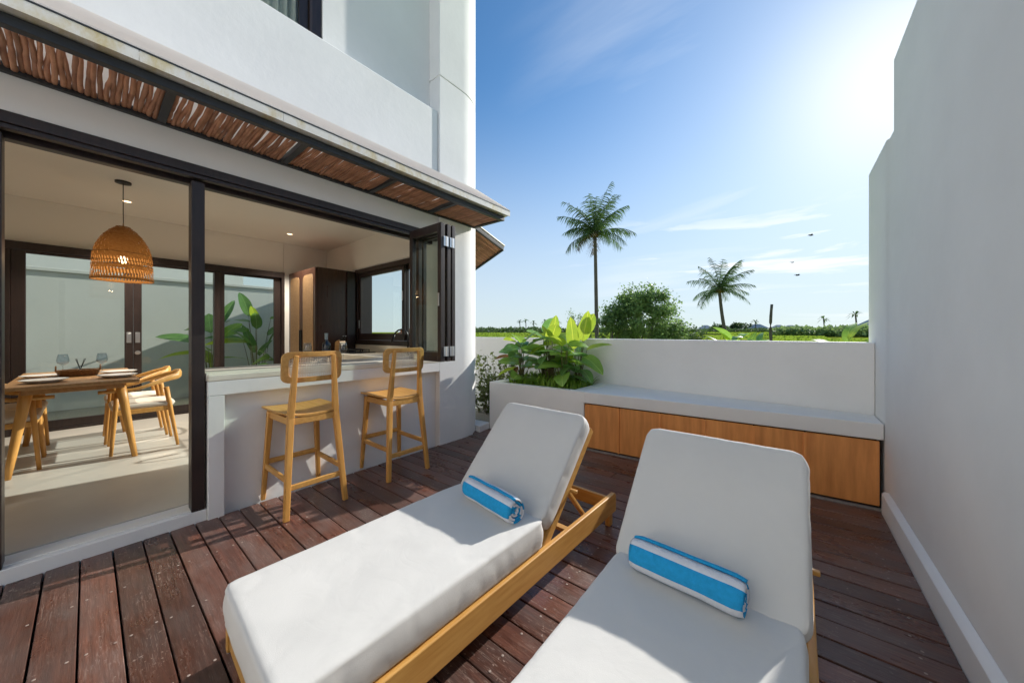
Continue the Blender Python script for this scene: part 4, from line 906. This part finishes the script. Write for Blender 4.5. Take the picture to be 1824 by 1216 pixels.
mb = MB(); mb.tube([(-4.06, 2.76, 0.946), (-4.06, 2.76, 0.965)], 0.026, 14); mb.tube([(-4.06, 2.76, 0.96), (-4.06, 2.76, 1.20), (-4.068, 2.752, 1.25), (-4.09, 2.735, 1.285), (-4.125, 2.71, 1.30), (-4.165, 2.68, 1.29), (-4.20, 2.655, 1.255), (-4.215, 2.645, 1.21)], 0.011, 10)
mb.tube([(-4.212, 2.647, 1.225), (-4.235, 2.63, 1.16), (-4.243, 2.624, 1.125)], [0.014, 0.019, 0.017], 12); mb.tube([(-4.04, 2.75, 1.0), (-4.0, 2.72, 1.02)], 0.007, 8)
mb.build('tap', M_BLACK, kc, smooth=True)
hb = thing('gas_hob', 'black gas hob with a raised grate on the kitchen worktop', 'hob', (-5.22, 2.60, 0.9455))
mb = MB(); mb.box(-0.25, -0.2, 0, 0.25, 0.2, 0.010); mb.build('plate', M_BLACK, hb, bevel=0.003)
mb = MB()
for sx in (-0.13, 0.13):
    for y in (-0.10, 0.0, 0.10): mb.box(sx - 0.10, y - 0.006, 0.045, sx + 0.10, y + 0.006, 0.057)
    for x in (-0.10, 0.10): mb.box(sx + x - 0.006, -0.112, 0.045, sx + x + 0.006, 0.112, 0.058); mb.box(sx + x - 0.006, -0.112, 0.0, sx + x + 0.006, -0.10, 0.045); mb.box(sx + x - 0.006, 0.10, 0.0, sx + x + 0.006, 0.112, 0.045)
    mb.lathe([(0, 0.03), (0.04, 0.03), (0.045, 0.012), (0.05, 0.010)], 16, (sx, 0, 0))
mb.build('grate', M_BLACK, hb)
kn = thing('knife_block', 'wooden knife block with black handles beside the tall cabinet', 'knife block', (-5.62, 2.56, 0.9455), 20)
mb = MB(); mb.yprism([(-0.06, 0), (0.07, 0), (0.085, 0.10), (0.02, 0.20), (-0.05, 0.16)], -0.06, 0.06); mb.build('block', M_TABLE, kn, bevel=0.004)
for i, y in enumerate((-0.035, -0.012, 0.012, 0.036)):
    mb = MB(); mb.bar((0.025, y, 0.165), (0.085, y, 0.255 + 0.01 * (i % 2)), 0.012, 0.022, (0, 1, 0)); mb.build('handle', M_BLACK, kn, bevel=0.003)

# ------------------------------------------------------------------ foliage helpers
def leaf_grid(L_, Wd, droop=0.5, fold=0.25, point=0.70, curl=0.0, n=9, seed=0, torn=0.0):
    """broad leaf along +x, midrib in the xz plane, base at the origin"""
    r = random.Random(seed); mb = MB(); vs = []; m = 6
    for i in range(n + 1):
        t = i / n; a = -droop * t * t * 0.9; x = L_ * (t - 0.18 * droop * t * t); z = L_ * (-0.42 * droop * t * t)
        w = Wd * (math.sin(math.pi * min(1, t ** point)) ** 0.62 if 0 < t < 1 else 0.0) + 0.002
        for j in range(-m // 2, m // 2 + 1):
            s = j / (m / 2); ws = w * s * (1 + 0.06 * r.uniform(-1, 1) * (torn + 0.4))
            zz = z + abs(s) * w * fold - (s * s) * w * curl + 0.02 * Wd * math.sin(t * 17 + s * 3 + seed)
            vs.append((x - abs(s) * 0.04 * L_ * (1 - t), ws, zz))
    k = m + 1
    for i in range(n):
        for j in range(m):
            if torn and abs(j - m / 2 + .5) > 1 and r.random() < torn and i > 1: continue
            mb.f.append((i * k + j, (i + 1) * k + j, (i + 1) * k + j + 1, i * k + j + 1)); mb.m.append(0)
    mb.v += vs; return mb
def put_leaf(parent, base, az, el, L_, Wd, m, roll=0.0, **kw):
    """leaf from base, pointing to azimuth az (deg from +x), raised el"""
    mb = leaf_grid(L_, Wd, **kw); me = mb.mesh('leaf', m, smooth=True, fix=False); o = bpy.data.objects.new('leaf', me); COL.objects.link(o); o.parent = parent
    o.matrix_local = Matrix.Translation(base) @ Matrix.Rotation(R(az), 4, 'Z') @ Matrix.Rotation(R(-el), 4, 'Y') @ Matrix.Rotation(R(roll), 4, 'X'); return o
def broad_plant(label, cat, loc, leaves, group=None, name='broad_leaf_plant', seed=1, lean=0.05):
    """leaves: (az, el, stalk height, reach, length, width, material, droop, roll)"""
    r = random.Random(seed); t = thing(name, label, cat, loc, 0, group); stems = MB()
    for i, (az, el, h, reach, L_, Wd, m, dr, roll) in enumerate(leaves):
        d = Vector((math.cos(R(az)), math.sin(R(az)), 0)); b0 = Vector((r.uniform(-.03, .03), r.uniform(-.03, .03), -0.03)); tip = d * reach + Vector((0, 0, h))
        stems.tube([b0, b0.lerp(tip, 0.4) + Vector((0, 0, 0.06 * h)), b0.lerp(tip, 0.75) + Vector((0, 0, 0.05 * h)), tip], [0.009, 0.007, 0.005, 0.003], 6)
        put_leaf(t, tip, az, el, L_, Wd, m, roll, droop=dr, fold=r.uniform(0.10, 0.32), seed=seed * 31 + i, curl=r.uniform(0, .12))
    stems.build('stem', M_STEM, t, smooth=True); return t
def leaf_cloud(mb, pts, size, r, up=0.4):
    for p in pts:
        s = size * r.uniform(0.6, 1.3); n = Vector((r.gauss(0, 1), r.gauss(0, 1), abs(r.gauss(0, 1)) + up)).normalized(); a = n.orthogonal().normalized(); a = (Matrix.Rotation(r.uniform(0, 6.28), 3, n) @ a); b = n.cross(a)
        mb.add([p, p + a * s * .5 + b * s * .30 + n * s * .06, p + a * s, p + a * s * .5 - b * s * .30 + n * s * .06], [(0, 1, 2), (0, 2, 3)])

# planter plants, tallest at the bench end
def auto_leaves(seed, n, h0, h1, L0, L1, mats, el=(-10, 45)):
    r = random.Random(seed); out = []
    for i in range(n):
        f = i / max(1, n - 1); out.append((i * 137.5 + r.uniform(-25, 25), r.uniform(*el) * (0.4 + 0.8 * f), h0 + (h1 - h0) * f + r.uniform(-.03, .03), r.uniform(0.04, 0.14) * (1.1 - 0.6 * f), r.uniform(L0, L1), r.uniform(0.070, 0.105), r.choice(mats), r.uniform(0.3, 0.9), r.uniform(-30, 30)))
    return out
GP = 'broad leaved plants in the white planter'
broad_plant('broad leaved plant with browned lower leaves at the house end of the planter', 'plant', (-2.80, 3.66, 0.56), auto_leaves(3, 19, 0.12, 0.58, 0.26, 0.36, [M_LEAF, M_LEAF, M_LEAF_D, M_LEAF_Y]) + [(200, 10, 0.36, 0.12, 0.27, 0.07, M_LEAF_B, 0.7, 20), (255, -60, 0.24, 0.06, 0.17, 0.05, M_LEAF_B, 0.2, 0)], GP, seed=3)
broad_plant('bushy broad leaved plant second from the house end of the planter', 'plant', (-2.62, 3.98, 0.56), auto_leaves(5, 20, 0.22, 0.72, 0.28, 0.38, [M_LEAF, M_LEAF_D, M_LEAF_Y]), GP, seed=5)
broad_plant('broad leaved plant with a narrow upright yellow tipped leaf mid planter', 'plant', (-2.40, 3.78, 0.56), auto_leaves(8, 20, 0.18, 0.66, 0.27, 0.36, [M_LEAF, M_LEAF, M_LEAF_Y, M_LEAF_D]) + [(20, 82, 0.66, 0.03, 0.27, 0.066, M_LEAF_Y, 0.12, 90), (170, 66, 0.60, 0.05, 0.22, 0.062, M_LEAF_Y, 0.25, 70)], GP, seed=8)
broad_plant('dark broad leaved plant low in the planter before the tallest one', 'plant', (-2.13, 3.66, 0.56), auto_leaves(12, 18, 0.14, 0.56, 0.27, 0.35, [M_LEAF, M_LEAF_D, M_LEAF_D, M_LEAF_Y]), GP, seed=12)
broad_plant('tallest broad leaved plant with upright backlit leaves at the bench end of the planter', 'plant', (-2.03, 3.84, 0.56),
    [(15, 80, 0.60, 0.05, 0.38, 0.082, M_LEAF_Y, 0.10, 85), (35, 66, 0.70, 0.08, 0.27, 0.080, M_LEAF_Y, 0.25, 75), (195, 84, 0.50, 0.06, 0.40, 0.085, M_LEAF_Y, 0.08, 95), (25, 22, 0.48, 0.10, 0.33, 0.080, M_LEAF_Y, 0.4, 15), (-20, -18, 0.40, 0.10, 0.36, 0.088, M_LEAF, 0.8, 25), (215, 12, 0.36, 0.10, 0.30, 0.080, M_LEAF, 0.7, -10), (260, -5, 0.30, 0.10, 0.30, 0.085, M_LEAF_D, 0.8, 10), (300, 8, 0.36, 0.09, 0.28, 0.078, M_LEAF, 0.7, -15), (120, 25, 0.46, 0.08, 0.30, 0.08, M_LEAF, 0.6, 0), (160, 30, 0.50, 0.08, 0.32, 0.08, M_LEAF, 0.5, 20), (330, -20, 0.24, 0.08, 0.26, 0.075, M_LEAF_D, 0.6, 0)], GP, seed=21)
def ground_cover():
    r = random.Random(5); mb = MB()
    for i in range(460):
        x = r.uniform(-2.88, -1.90); y = r.uniform(3.44 + (x + 2.9) * .05, 4.05); h = r.uniform(0.14, 0.29); az = r.uniform(0, 6.28); d = Vector((math.cos(az), math.sin(az), 0)); sd_ = Vector((-d.y, d.x, 0)); lean = r.uniform(0.05, 0.17)
        if y < 3.52: lean *= 0.6
        w = r.uniform(0.006, 0.011); vs = []
        for k in range(5):
            t = k / 4; c = Vector((x, y, 0.555)) + d * lean * t * t + Vector((0, 0, h * (t - 0.35 * t * t))); ww = w * (1 - t) ** 0.6 * (1 + 0.6 * math.sin(t * 3.1)); vs += [c - sd_ * ww, c + sd_ * ww]
        mb.add(vs, [(2 * k, 2 * k + 1, 2 * k + 3, 2 * k + 2) for k in range(4)])
        if r.random() < 0.6:
            for k in range(2, 9):
                t = k / 9; c = Vector((x, y, 0.555)) + d * lean * t * t + Vector((0, 0, h * (t - 0.35 * t * t)))
                for s in (-1, 1): q = c + sd_ * s * 0.035 * (1.1 - t) + d * 0.018 + Vector((0, 0, 0.004)); mb.add([c, c + d * .008, q], [(0, 1, 2)])
    o = mb.build('ground_cover', M_FERN, fix=False); tag(o, 'green ferny ground cover filling the white planter', 'ground cover', kind='stuff')
ground_cover()
def small_shrub():
    t = thing('shrub', 'small leaved green shrub growing in the gravel strip by the house corner', 'shrub', (-3.46, 3.86, 0.055)); r = random.Random(2); st = MB(); lf = MB()
    for i in range(46):
        x, y = r.uniform(-0.30, 0.36), r.uniform(-0.32, 0.24); h = r.uniform(0.30, 0.92); tip = Vector((x * 1.25, y * 1.2, h)); b = Vector((x * .6, y * .6, 0)); mid = b.lerp(tip, .5) + Vector((r.uniform(-.06, .06), r.uniform(-.06, .06), 0))
        st.tube([b, mid, tip], [0.005, 0.0035, 0.002], 5); pts = []
        for k in range(44):
            u = r.random() ** 0.7; c = (b.lerp(mid, u * 2) if u < .5 else mid.lerp(tip, u * 2 - 1)); pts.append(c + Vector((r.gauss(0, .025), r.gauss(0, .025), r.gauss(0, .02))))
        leaf_cloud(lf, pts, 0.062, r)
    st.build('stem', M_STEM, t); lf.build('foliage', M_SHRUB, t, fix=False)
small_shrub()

# ------------------------------------------------------------------ courtyard behind the glass doors
mb = MB(); mb.box(-9.0, -3.2, -0.3, -7.102, 3.2, 0.02); struct(mb.build('courtyard_ground', M_SAND), 'narrow gravel courtyard behind the glass doors')
cw = thing('courtyard_wall', 'pale wall closing the planted courtyard behind the glass doors', 'wall', (-9.1, 0.0, 0), world=True)
mb = MB(); mb.box(-9.18, -3.2, -1.1, -9.003, 3.168, 2.21); mb.build('wall', M_PLASTER, cw, bevel=0.006)
mb = MB(); mb.box(-9.22, -3.2, 2.212, -8.97, 3.168, 2.27); mb.build('coping', M_PLASTER, cw, bevel=0.006)
mb = MB(); mb.box(-9.0, 3.02, -1.1, -7.105, 3.168, 2.15); mb.build('wall', M_PLASTER, cw, bevel=0.006)  # end wall, out of view, added to shade the courtyard
nb = thing('neighbour_house', 'tall white neighbouring block rising above the courtyard wall', 'house', (-11.5, -1.0, -1.1), world=True)
mb = MB(); mb.box(-13.5, -6.0, -1.1, -9.8, 2.26, 5.0); mb.build('wall', M_PLASTER, nb); mb = MB(); mb.box(-13.6, -6.1, 5.002, -9.7, 2.36, 5.15); mb.build('roof', M_PLASTER, nb)
r_ = random.Random(11)
def heli(seed, n, h):
    r = random.Random(seed); out = []
    for i in range(n):
        f = i / (n - 1); out.append((r.uniform(0, 360), r.uniform(5, 78), h * (0.42 + 0.55 * f), r.uniform(0.06, 0.25), r.uniform(0.45, 0.72), r.uniform(0.075, 0.115), r.choice([M_LEAF, M_LEAF_D, M_LEAF_D, M_LEAF_Y]), r.uniform(0.2, 0.8), r.uniform(-40, 40)))
    return out
GC = 'large leaved plants in the courtyard'
broad_plant('tall banana like plant behind the glass door nearest the cabinet', 'plant', (-7.95, 2.05, 0.02), heli(4, 15, 1.62), GC, 'banana_plant', 4)
broad_plant('large leaved plant behind the glass door mullion, left of the tallest one', 'plant', (-8.15, 1.42, 0.02), heli(9, 11, 1.45), GC, 'banana_plant', 9)
broad_plant('short leafy plant at the foot of the tallest courtyard plant', 'plant', (-7.55, 2.30, 0.02), heli(14, 8, 0.8), GC, 'banana_plant', 14)

# ------------------------------------------------------------------ palms, trees, poles beyond the wall
def bear(deg, d): return (math.sin(R(deg)) * d, math.cos(R(deg)) * d)
def palm(label, deg, dist, top_z, fr_len, seed, lean, n=24, wind=0.35, trunk_r=0.15, base_z=-1.1, curve=0.0):
    x, y = bear(deg, dist); t = thing('palm_tree', label, 'palm tree', (x, y, base_z), 0, 'coconut palms beyond the low wall'); r = random.Random(seed); H_ = top_z - base_z
    right = Vector((math.cos(R(deg)), -math.sin(R(deg)), 0))     # to the right as seen from the terrace
    pts = [right * (lean * (k / 12) ** 1.0 + curve * math.sin(math.pi * k / 12)) + Vector((0, 0, H_ * k / 12)) for k in range(13)]
    rad = [trunk_r * (1.35 if k == 0 else 1.08 - 0.3 * k / 12) * (1 + 0.03 * (k % 2)) for k in range(13)]
    mb = MB(); mb.tube(pts, rad, 12); mb.build('trunk', M_BARK, t, smooth=True); top = pts[-1]
    mb = MB(); mb.lathe([(0.02, -0.25), (trunk_r * 1.3, -0.1), (trunk_r * 1.9, 0.12), (trunk_r * 1.2, 0.4), (0.02, 0.6)], 10, top); mb.build('crown_base', M_FROND_B, t, smooth=True)
    mb = MB()
    for i in range(7): a = r.uniform(0, 6.28); c = top + Vector((math.cos(a) * trunk_r * 1.9, math.sin(a) * trunk_r * 1.9, r.uniform(-0.12, 0.12))); mb.lathe([(0, -.11), (.07, -.08), (.10, 0), (.07, .09), (0, .12)], 8, c)
    mb.build('coconut_bunch', M_FROND_B, t, smooth=True)
    for i in range(n):
        f = (i + r.random() * .6) / n; az = i * 137.5 + r.uniform(-12, 12); el = 84 - 100 * f ** 1.1 + r.uniform(-7, 7); L_ = fr_len * r.uniform(0.82, 1.08) * (1.14 - 0.30 * min(1, f * 2.2) + 0.12 * math.sin(math.pi * f))
        d = Vector((math.cos(R(az)), math.sin(R(az)), 0)); mid = []; p = top + Vector((0, 0, 0.1)); e = R(el); K = 14; seg = L_ / K
        for k in range(K + 1):
            mid.append(p.copy()); dd = (d * math.cos(e) + Vector((0, 0, math.sin(e)))); dd = (dd + right * wind * (k / K) * 0.35).normalized(); p = p + dd * seg; e -= R(2.6 + 4.2 * (k / K)) * (0.55 + 0.5 * math.cos(R(max(0, el))))
        mb = MB(); mb.tube(mid, [0.028 * (1 - 0.85 * k / K) for k in range(K + 1)], 5)
        side = d.cross(Vector((0, 0, 1))).normalized()
        m = 44
        for q in range(3, m):
            u = q / m * K; k = min(int(u), K - 1); c = mid[k].lerp(mid[k + 1], u - k); tg = (mid[k + 1] - mid[k]).normalized(); up = side.cross(tg).normalized(); ll = 0.30 * fr_len * math.sin(math.pi * (0.10 + 0.86 * q / m)) ** 0.7 * r.uniform(0.7, 1.1)
            for s in (-1, 1):
                if r.random() < 0.14: continue
                dr = (side * s * 0.72 + tg * 0.60 + up * 0.08 - Vector((0, 0, r.uniform(0.25, 0.95))) + right * wind * 0.6).normalized(); w = tg * 0.023 * fr_len / 3
                e1 = c + dr * ll * .55; e2 = c + dr * ll - Vector((0, 0, ll * r.uniform(.12, .34))); mb.add([c - w, c + w, e1 + w * .9, e1 - w * .9, e2], [(0, 1, 2, 3), (3, 2, 4)])
        mb.build('frond', M_FROND_B if (f > 0.93 and r.random() < .6) else M_FROND, t, fix=False)
    return t
palm('tall coconut palm with a straight trunk left of the bushy tree', -24.9, 24.8, 8.15, 3.05, 3, -0.15, 29, 0.30, 0.135)
palm('shorter coconut palm with a leaning trunk right of the bushy tree', -6.15, 35.6, 4.95, 2.95, 8, -0.95, 23, 0.55, 0.150, curve=-0.15)

def tree(label, deg, dist, rx, zc, rz, seed, leaf=0.13, n=9000, base_z=-1.1, m=M_TREE, name='tree', cat='tree', clumps=70, group=None, bare=False):
    x, y = bear(deg, dist); t = thing(name, label, cat, (x, y, base_z), 0, group); r = random.Random(seed); lf = MB(); br = MB(); cs = []
    for i in range(clumps):
        a = r.uniform(0, 6.28); ph = math.acos(r.uniform(-0.75, 1)); q = r.uniform(0.55, 1.0)
        c = Vector((math.cos(a) * math.sin(ph) * rx * q, math.sin(a) * math.sin(ph) * rx * q * .8, zc - base_z + math.cos(ph) * rz * q)); c.x += 0.10 * rx * math.sin(c.z * 2 + seed); cs.append((c, r.uniform(0.14, 0.30) * rx))
    per = max(1, n // clumps)
    for c, s in cs: leaf_cloud(lf, [c + Vector((r.gauss(0, .5), r.gauss(0, .5), r.gauss(0, .38))) * s for _ in range(per)], leaf, r)
    for c, s in cs[::3]:
        b = Vector((0, 0, (zc - base_z - rz) * 0.7)); br.tube([b, b.lerp(c, .5) + Vector((0, 0, .15)), c], [0.05 * rx / 2, 0.028 * rx / 2, 0.008], 5)
    tk = MB(); tk.tube([(0, 0, 0), (0.05, 0, (zc - base_z) * .4), (0, 0.04, zc - base_z)], [0.10 * rx / 2 + .02, 0.075 * rx / 2 + .02, 0.03], 8); tk.build('trunk', M_BARK, t, smooth=True); br.build('branches', M_BARK, t)
    lf.build('crown', m, t, fix=False); return t
tree('large bushy dark green tree between the two palms', -18.2, 18.0, 1.75, 1.75, 1.75, 4, 0.14, 21000, clumps=120)
tree('small rounded tree at the left foot of the bushy tree', -22.6, 17.0, 0.75, 1.35, 0.9, 6, 0.11, 2600, clumps=26)
tree('low shrubby tree at the right foot of the bushy tree', -12.4, 18.5, 1.05, 0.95, 0.75, 7, 0.12, 3000, clumps=30, m=M_FIELD_TREE)
tree('small spiky green shrub behind the planter leaves', -27.6, 26, 0.9, 1.15, 0.75, 12, 0.14, 1500, clumps=22, m=M_FIELD_TREE)
def wispy():
    x, y = bear(-28.2, 30); t = thing('tree', 'thin nearly leafless sapling rising behind the planter', 'tree', (x, y, -1.1)); r = random.Random(3); br = MB(); lf = MB(); br.tube([(0, 0, 0), (0.1, 0, 2), (0.05, 0, 3)], [0.05, 0.04, 0.025], 6)
    for i in range(11):
        a = r.uniform(0, 6.28); c = Vector((math.cos(a) * r.uniform(.3, .9), math.sin(a) * r.uniform(.3, .9), r.uniform(3.2, 4.3))); br.tube([(0.05, 0, 2.6), Vector((0.05, 0, 3.0)).lerp(c, .6), c], [0.018, 0.012, 0.006], 5); leaf_cloud(lf, [c + Vector((r.gauss(0, .14), r.gauss(0, .14), r.gauss(0, .14))) for _ in range(26)], 0.14, r)
    br.build('branches', M_BARK, t); lf.build('foliage', M_TREE, t, fix=False)
wispy()
def pole(label, deg, dist, top, rad, bend, name='wooden_pole', m=M_BARK, bz=-1.1):
    x, y = bear(deg, dist); rt = Vector((math.cos(R(deg)), -math.sin(R(deg)), 0)); mb = MB(); H_ = top - bz
    mb.tube([rt * (bend * math.sin(2.6 * k / 10)) + Vector((0, 0, H_ * k / 10)) for k in range(11)], [rad * (1.1 - .02 * k) * (1 + .05 * (k % 3)) for k in range(11)], 10)
    o = mb.build(name, m, smooth=True); o.location = (x, y, bz); tag(o, label, 'pole')
pole('crooked bare grey trunk standing in the field right of the shorter palm', -1.55, 31.5, 3.35, 0.095, -0.16)
pole('short dark stump post in the rice field near the side wall', 2.2, 29.3, 0.72, 0.10, 0.03, 'stump_post', M_UNDER)
def banana(label, deg, dist, h, seed, n=7, L0=0.8, bz=-1.1, mats=(M_LEAF, M_LEAF_D, M_LEAF_Y)):
    r = random.Random(seed); x, y = bear(deg, dist); lv = []
    for i in range(n): lv.append((r.uniform(0, 360), r.uniform(15, 70), h * r.uniform(.78, .98), r.uniform(.06, .25), L0 * r.uniform(.8, 1.2), L0 * r.uniform(.13, .17), r.choice(mats), r.uniform(.5, 1.1), r.uniform(-30, 30)))
    return broad_plant(label, 'plant', (x, y, bz), lv, 'banana plants just beyond the low wall', 'banana_plant', seed)
banana('banana plant with arched dark leaves below the shorter palm', -5.4, 11.0, 2.32, 5, 9, 0.66)
banana('low banana plant with a drooping leaf right of the shorter palm', -3.2, 11.5, 2.18, 6, 6, 0.62, mats=(M_LEAF_D,))
banana('banana plant with a bright upright leaf at the end of the low wall', 5.4, 9.5, 2.28, 9, 8, 0.64, mats=(M_LEAF_Y, M_LEAF, M_LEAF_D))
banana('banana plant seen through the kitchen window above the tap', -49.3, 8.5, 2.0, 15, 8, 0.6, mats=(M_LEAF_Y, M_LEAF))

# far hedges, palms and houses
def far_mass(name, label, a0, a1, d0, d1, h0, h1, n, leaf, seed, m=M_FIELD_TREE):
    r = random.Random(seed); mb = MB()
    for i in range(n):
        a = r.uniform(a0, a1); d = r.uniform(d0, d1); x, y = bear(a, d); top = h0 + (h1 - h0) * (0.5 + 0.5 * mn.noise(Vector((a * 0.55, seed, 0)))) * (0.65 + 0.35 * mn.noise(Vector((a * 3.1, seed, 2))))
        z = terrain_z(d) + top * r.random() ** 0.6; leaf_cloud(mb, [Vector((x, y, z))], leaf, r, 0.1)
    o = mb.build(name, m, fix=False); tag(o, label, 'trees', kind='stuff')
far_mass('far_trees', 'far green tree line low on the horizon at left', -46.5, -14, 150, 175, 1.2, 4.2, 7000, 1.1, 1)
far_mass('far_bushes', 'far band of mixed bushes beyond the rice terraces', -16, 14, 172, 192, 0.4, 3.4, 9000, 0.9, 2, M_FIELD_TREE)
def rice():
    r = random.Random(9); mb = MB()
    for i in range(26000):
        a = r.uniform(-47, 16); d = r.uniform(62, 190) ; x, y = bear(a, d); w = r.uniform(.25, .7); h = r.uniform(.18, .42); z = terrain_z(d); t = r.uniform(0, 3.14)
        if mn.noise(Vector((x * .03, y * .06, 4))) < -0.12: continue
        u = Vector((math.cos(t) * w, math.sin(t) * w, 0)); c = Vector((x, y, z)); mb.add([c - u * .5, c + u * .5, c + u * .7 + Vector((0, 0, h)), c - u * .2 + Vector((.1, 0, h * 1.2))], [(0, 1, 2, 3)])
    o = mb.build('rice_plants', M_RICE, fix=False); tag(o, 'yellow green rice growing on the terraces beyond the wall', 'rice', kind='stuff')
rice()
far_mass('plantation', 'pale green banana plantation on the right beyond the terraces', -1.5, 14, 118, 140, 0.8, 4.0, 5200, 1.2, 3, M_PLANTN)
FP = [(-37.6, 195, 6.2, 'tiny far palm, leftmost on the skyline beside the house corner'), (-36.6, 190, 6.8, 'tiny far palm, taller of the pair just right of the house corner'), (-35.3, 180, 5.2, 'tiny low far palm above the left end of the planter leaves'), (-33.4, 185, 6.2, 'tiny far palm, left one of a pair above the planter leaves'), (-32.6, 190, 5.8, 'tiny far palm, right one of a pair above the planter leaves'), (-31.2, 180, 5.4, 'tiny far palm just left of the leafless sapling'), (-3.5, 190, 5.0, 'tiny far palm between the shorter coconut palm and the bare trunk'), (3.4, 185, 5.6, 'tiny far palm rising behind the pale banana plantation'), (6.2, 150, 5.8, 'tiny far palm nearest the tall side wall')]
for i, (deg, d, h, lb) in enumerate(FP):
    x, y = bear(deg, d); r = random.Random(60 + i); z0 = terrain_z(d); t = thing('palm_tree', lb, 'palm tree', (x, y, z0), 0, 'tiny palms far off on the skyline')
    mb = MB(); mb.tube([(0, 0, 0), (0.2, 0, h * .5), (0, 0, h)], 0.22, 6); mb.build('trunk', M_BARK, t); mb = MB()
    for k in range(13):
        a = k * 2.4; e = r.uniform(-.5, 1.1); c = Vector((0, 0, h)); d1 = Vector((math.cos(a) * math.cos(e), math.sin(a) * math.cos(e), math.sin(e))); p1 = c + d1 * 1.3; p2 = c + d1 * 2.4 - Vector((0, 0, .9)); s = d1.cross(Vector((0, 0, 1))).normalized() * .28
        mb.add([c - s * .3, c + s * .3, p1 + s, p1 - s, p2], [(0, 1, 2, 3), (3, 2, 4)])
    mb.build('fronds', M_FROND, t, fix=False)
LB = ['far grey roofed house between the shorter coconut palm and the bare trunk', 'far low grey roofed house just right of the bare trunk', 'far low grey roofed house before the pale plantation begins', 'far dark roofed house at the end of the low wall', 'far pale walled house right of the bushy tree']
tree('rounded far tree just left of the shorter palm trunk', -7.6, 190, 4.2, 3.2, 2.1, 31, 1.0, 900, terrain_z(190), M_FIELD_TREE, 'far_tree', 'tree', 22)
tree('rounded far tree just right of the shorter palm trunk', -5.3, 188, 4.6, 3.4, 2.2, 32, 1.0, 1000, terrain_z(188), M_FIELD_TREE, 'far_tree', 'tree', 22)
for i, (deg, d, w, h) in enumerate([(-3.3, 205, 8, 4.0), (-1.0, 200, 6, 3.4), (0.2, 205, 6, 3.3), (7.8, 165, 8, 4.6), (-9.4, 198, 6, 3.6)]):
    x, y = bear(deg, d); t = thing('far_house', LB[i], 'house', (x, y, terrain_z(d)), -deg, 'far village houses')
    mb = MB(); mb.box(-w / 2, -3, -0.5, w / 2, 3, h * .5); mb.build('wall', M_PLASTER, t); e = 0.7
    mb = MB(); mb.add([(-w / 2 - e, -3 - e, h * .5), (w / 2 + e, -3 - e, h * .5), (w / 2 + e, 3 + e, h * .5), (-w / 2 - e, 3 + e, h * .5), (-w * .14, 0, h), (w * .14, 0, h)], [(0, 1, 5, 4), (1, 2, 5), (2, 3, 4, 5), (3, 0, 4), (3, 2, 1, 0)]); mb.build('roof', M_THATCH, t)
    mb = MB()
    for k in (-1, 1): mb.box(k * w * .25 - .5, -3.06, 0.6, k * w * .25 + .5, -2.995, h * .5 - .4)
    mb.build('window', M_DARK, t)
x, y = bear(-52.6, 16); t = thing('tiled_house', 'orange tiled roof ridge seen low through the kitchen window', 'house', (x, y, -1.1), 40)
mb = MB(); mb.box(-2, -1.5, 0, 2, 1.5, 1.7); mb.build('wall', M_PLASTER, t)
mb = MB(); mb.add([(-2.2, -1.7, 1.702), (2.2, -1.7, 1.702), (2.2, 1.7, 1.702), (-2.2, 1.7, 1.702), (-1.2, 0, 2.45), (1.2, 0, 2.45)], [(0, 1, 5, 4), (1, 2, 5), (2, 3, 4, 5), (3, 0, 4), (3, 2, 1, 0)]); rf = mb.build('roof', M_TILE, t)
mb = MB(); mb.tube([(-1.25, 0, 2.47), (1.25, 0, 2.47)], 0.08, 8); mb.tube([(1.2, 0, 2.47), (1.35, 0, 2.62), (1.38, 0, 2.85)], [0.09, 0.06, 0.02], 6); o = mb.build('ridge', M_TILE); o.parent = rf
# birds
for i, (x, y, z, a, l) in enumerate([(2.09, 53.08, 12.66, 20, 'small dark bird in flight, the upper of the two larger ones'), (0.87, 52.09, 8.0, -30, 'small dark bird in flight, the lower of the two larger ones'), (0.55, 75.0, 13.2, 40, 'tiny dark speck of a bird between the two larger ones')]):
    mb = MB(); mb.lathe([(0, -.26), (.05, -.18), (.075, 0), (.05, .14), (.03, .2), (0, .26)], 8); mb.v = [(v[2], v[1], v[0]) for v in mb.v]
    for s in (-1, 1): mb.add([(.10, s * .05, .03), (-.10, s * .05, .03), (-.14, s * .30, .12), (.04, s * .30, .13), (-.16, s * .52, .02)], [(0, 1, 2, 3), (3, 2, 4)])
    mb.add([(-.2, -.02, 0), (-.2, .02, 0), (-.38, .07, .0), (-.38, -.07, 0)], [(0, 1, 2, 3)])
    o = mb.build('bird', M_BIRD); o.location = (x, y, z); o.rotation_euler = (R(8), 0, R(a)); tag(o, l, 'bird', 'birds in the sky')
for o in bpy.data.objects:
    if 'world_coords' in o: del o['world_coords']
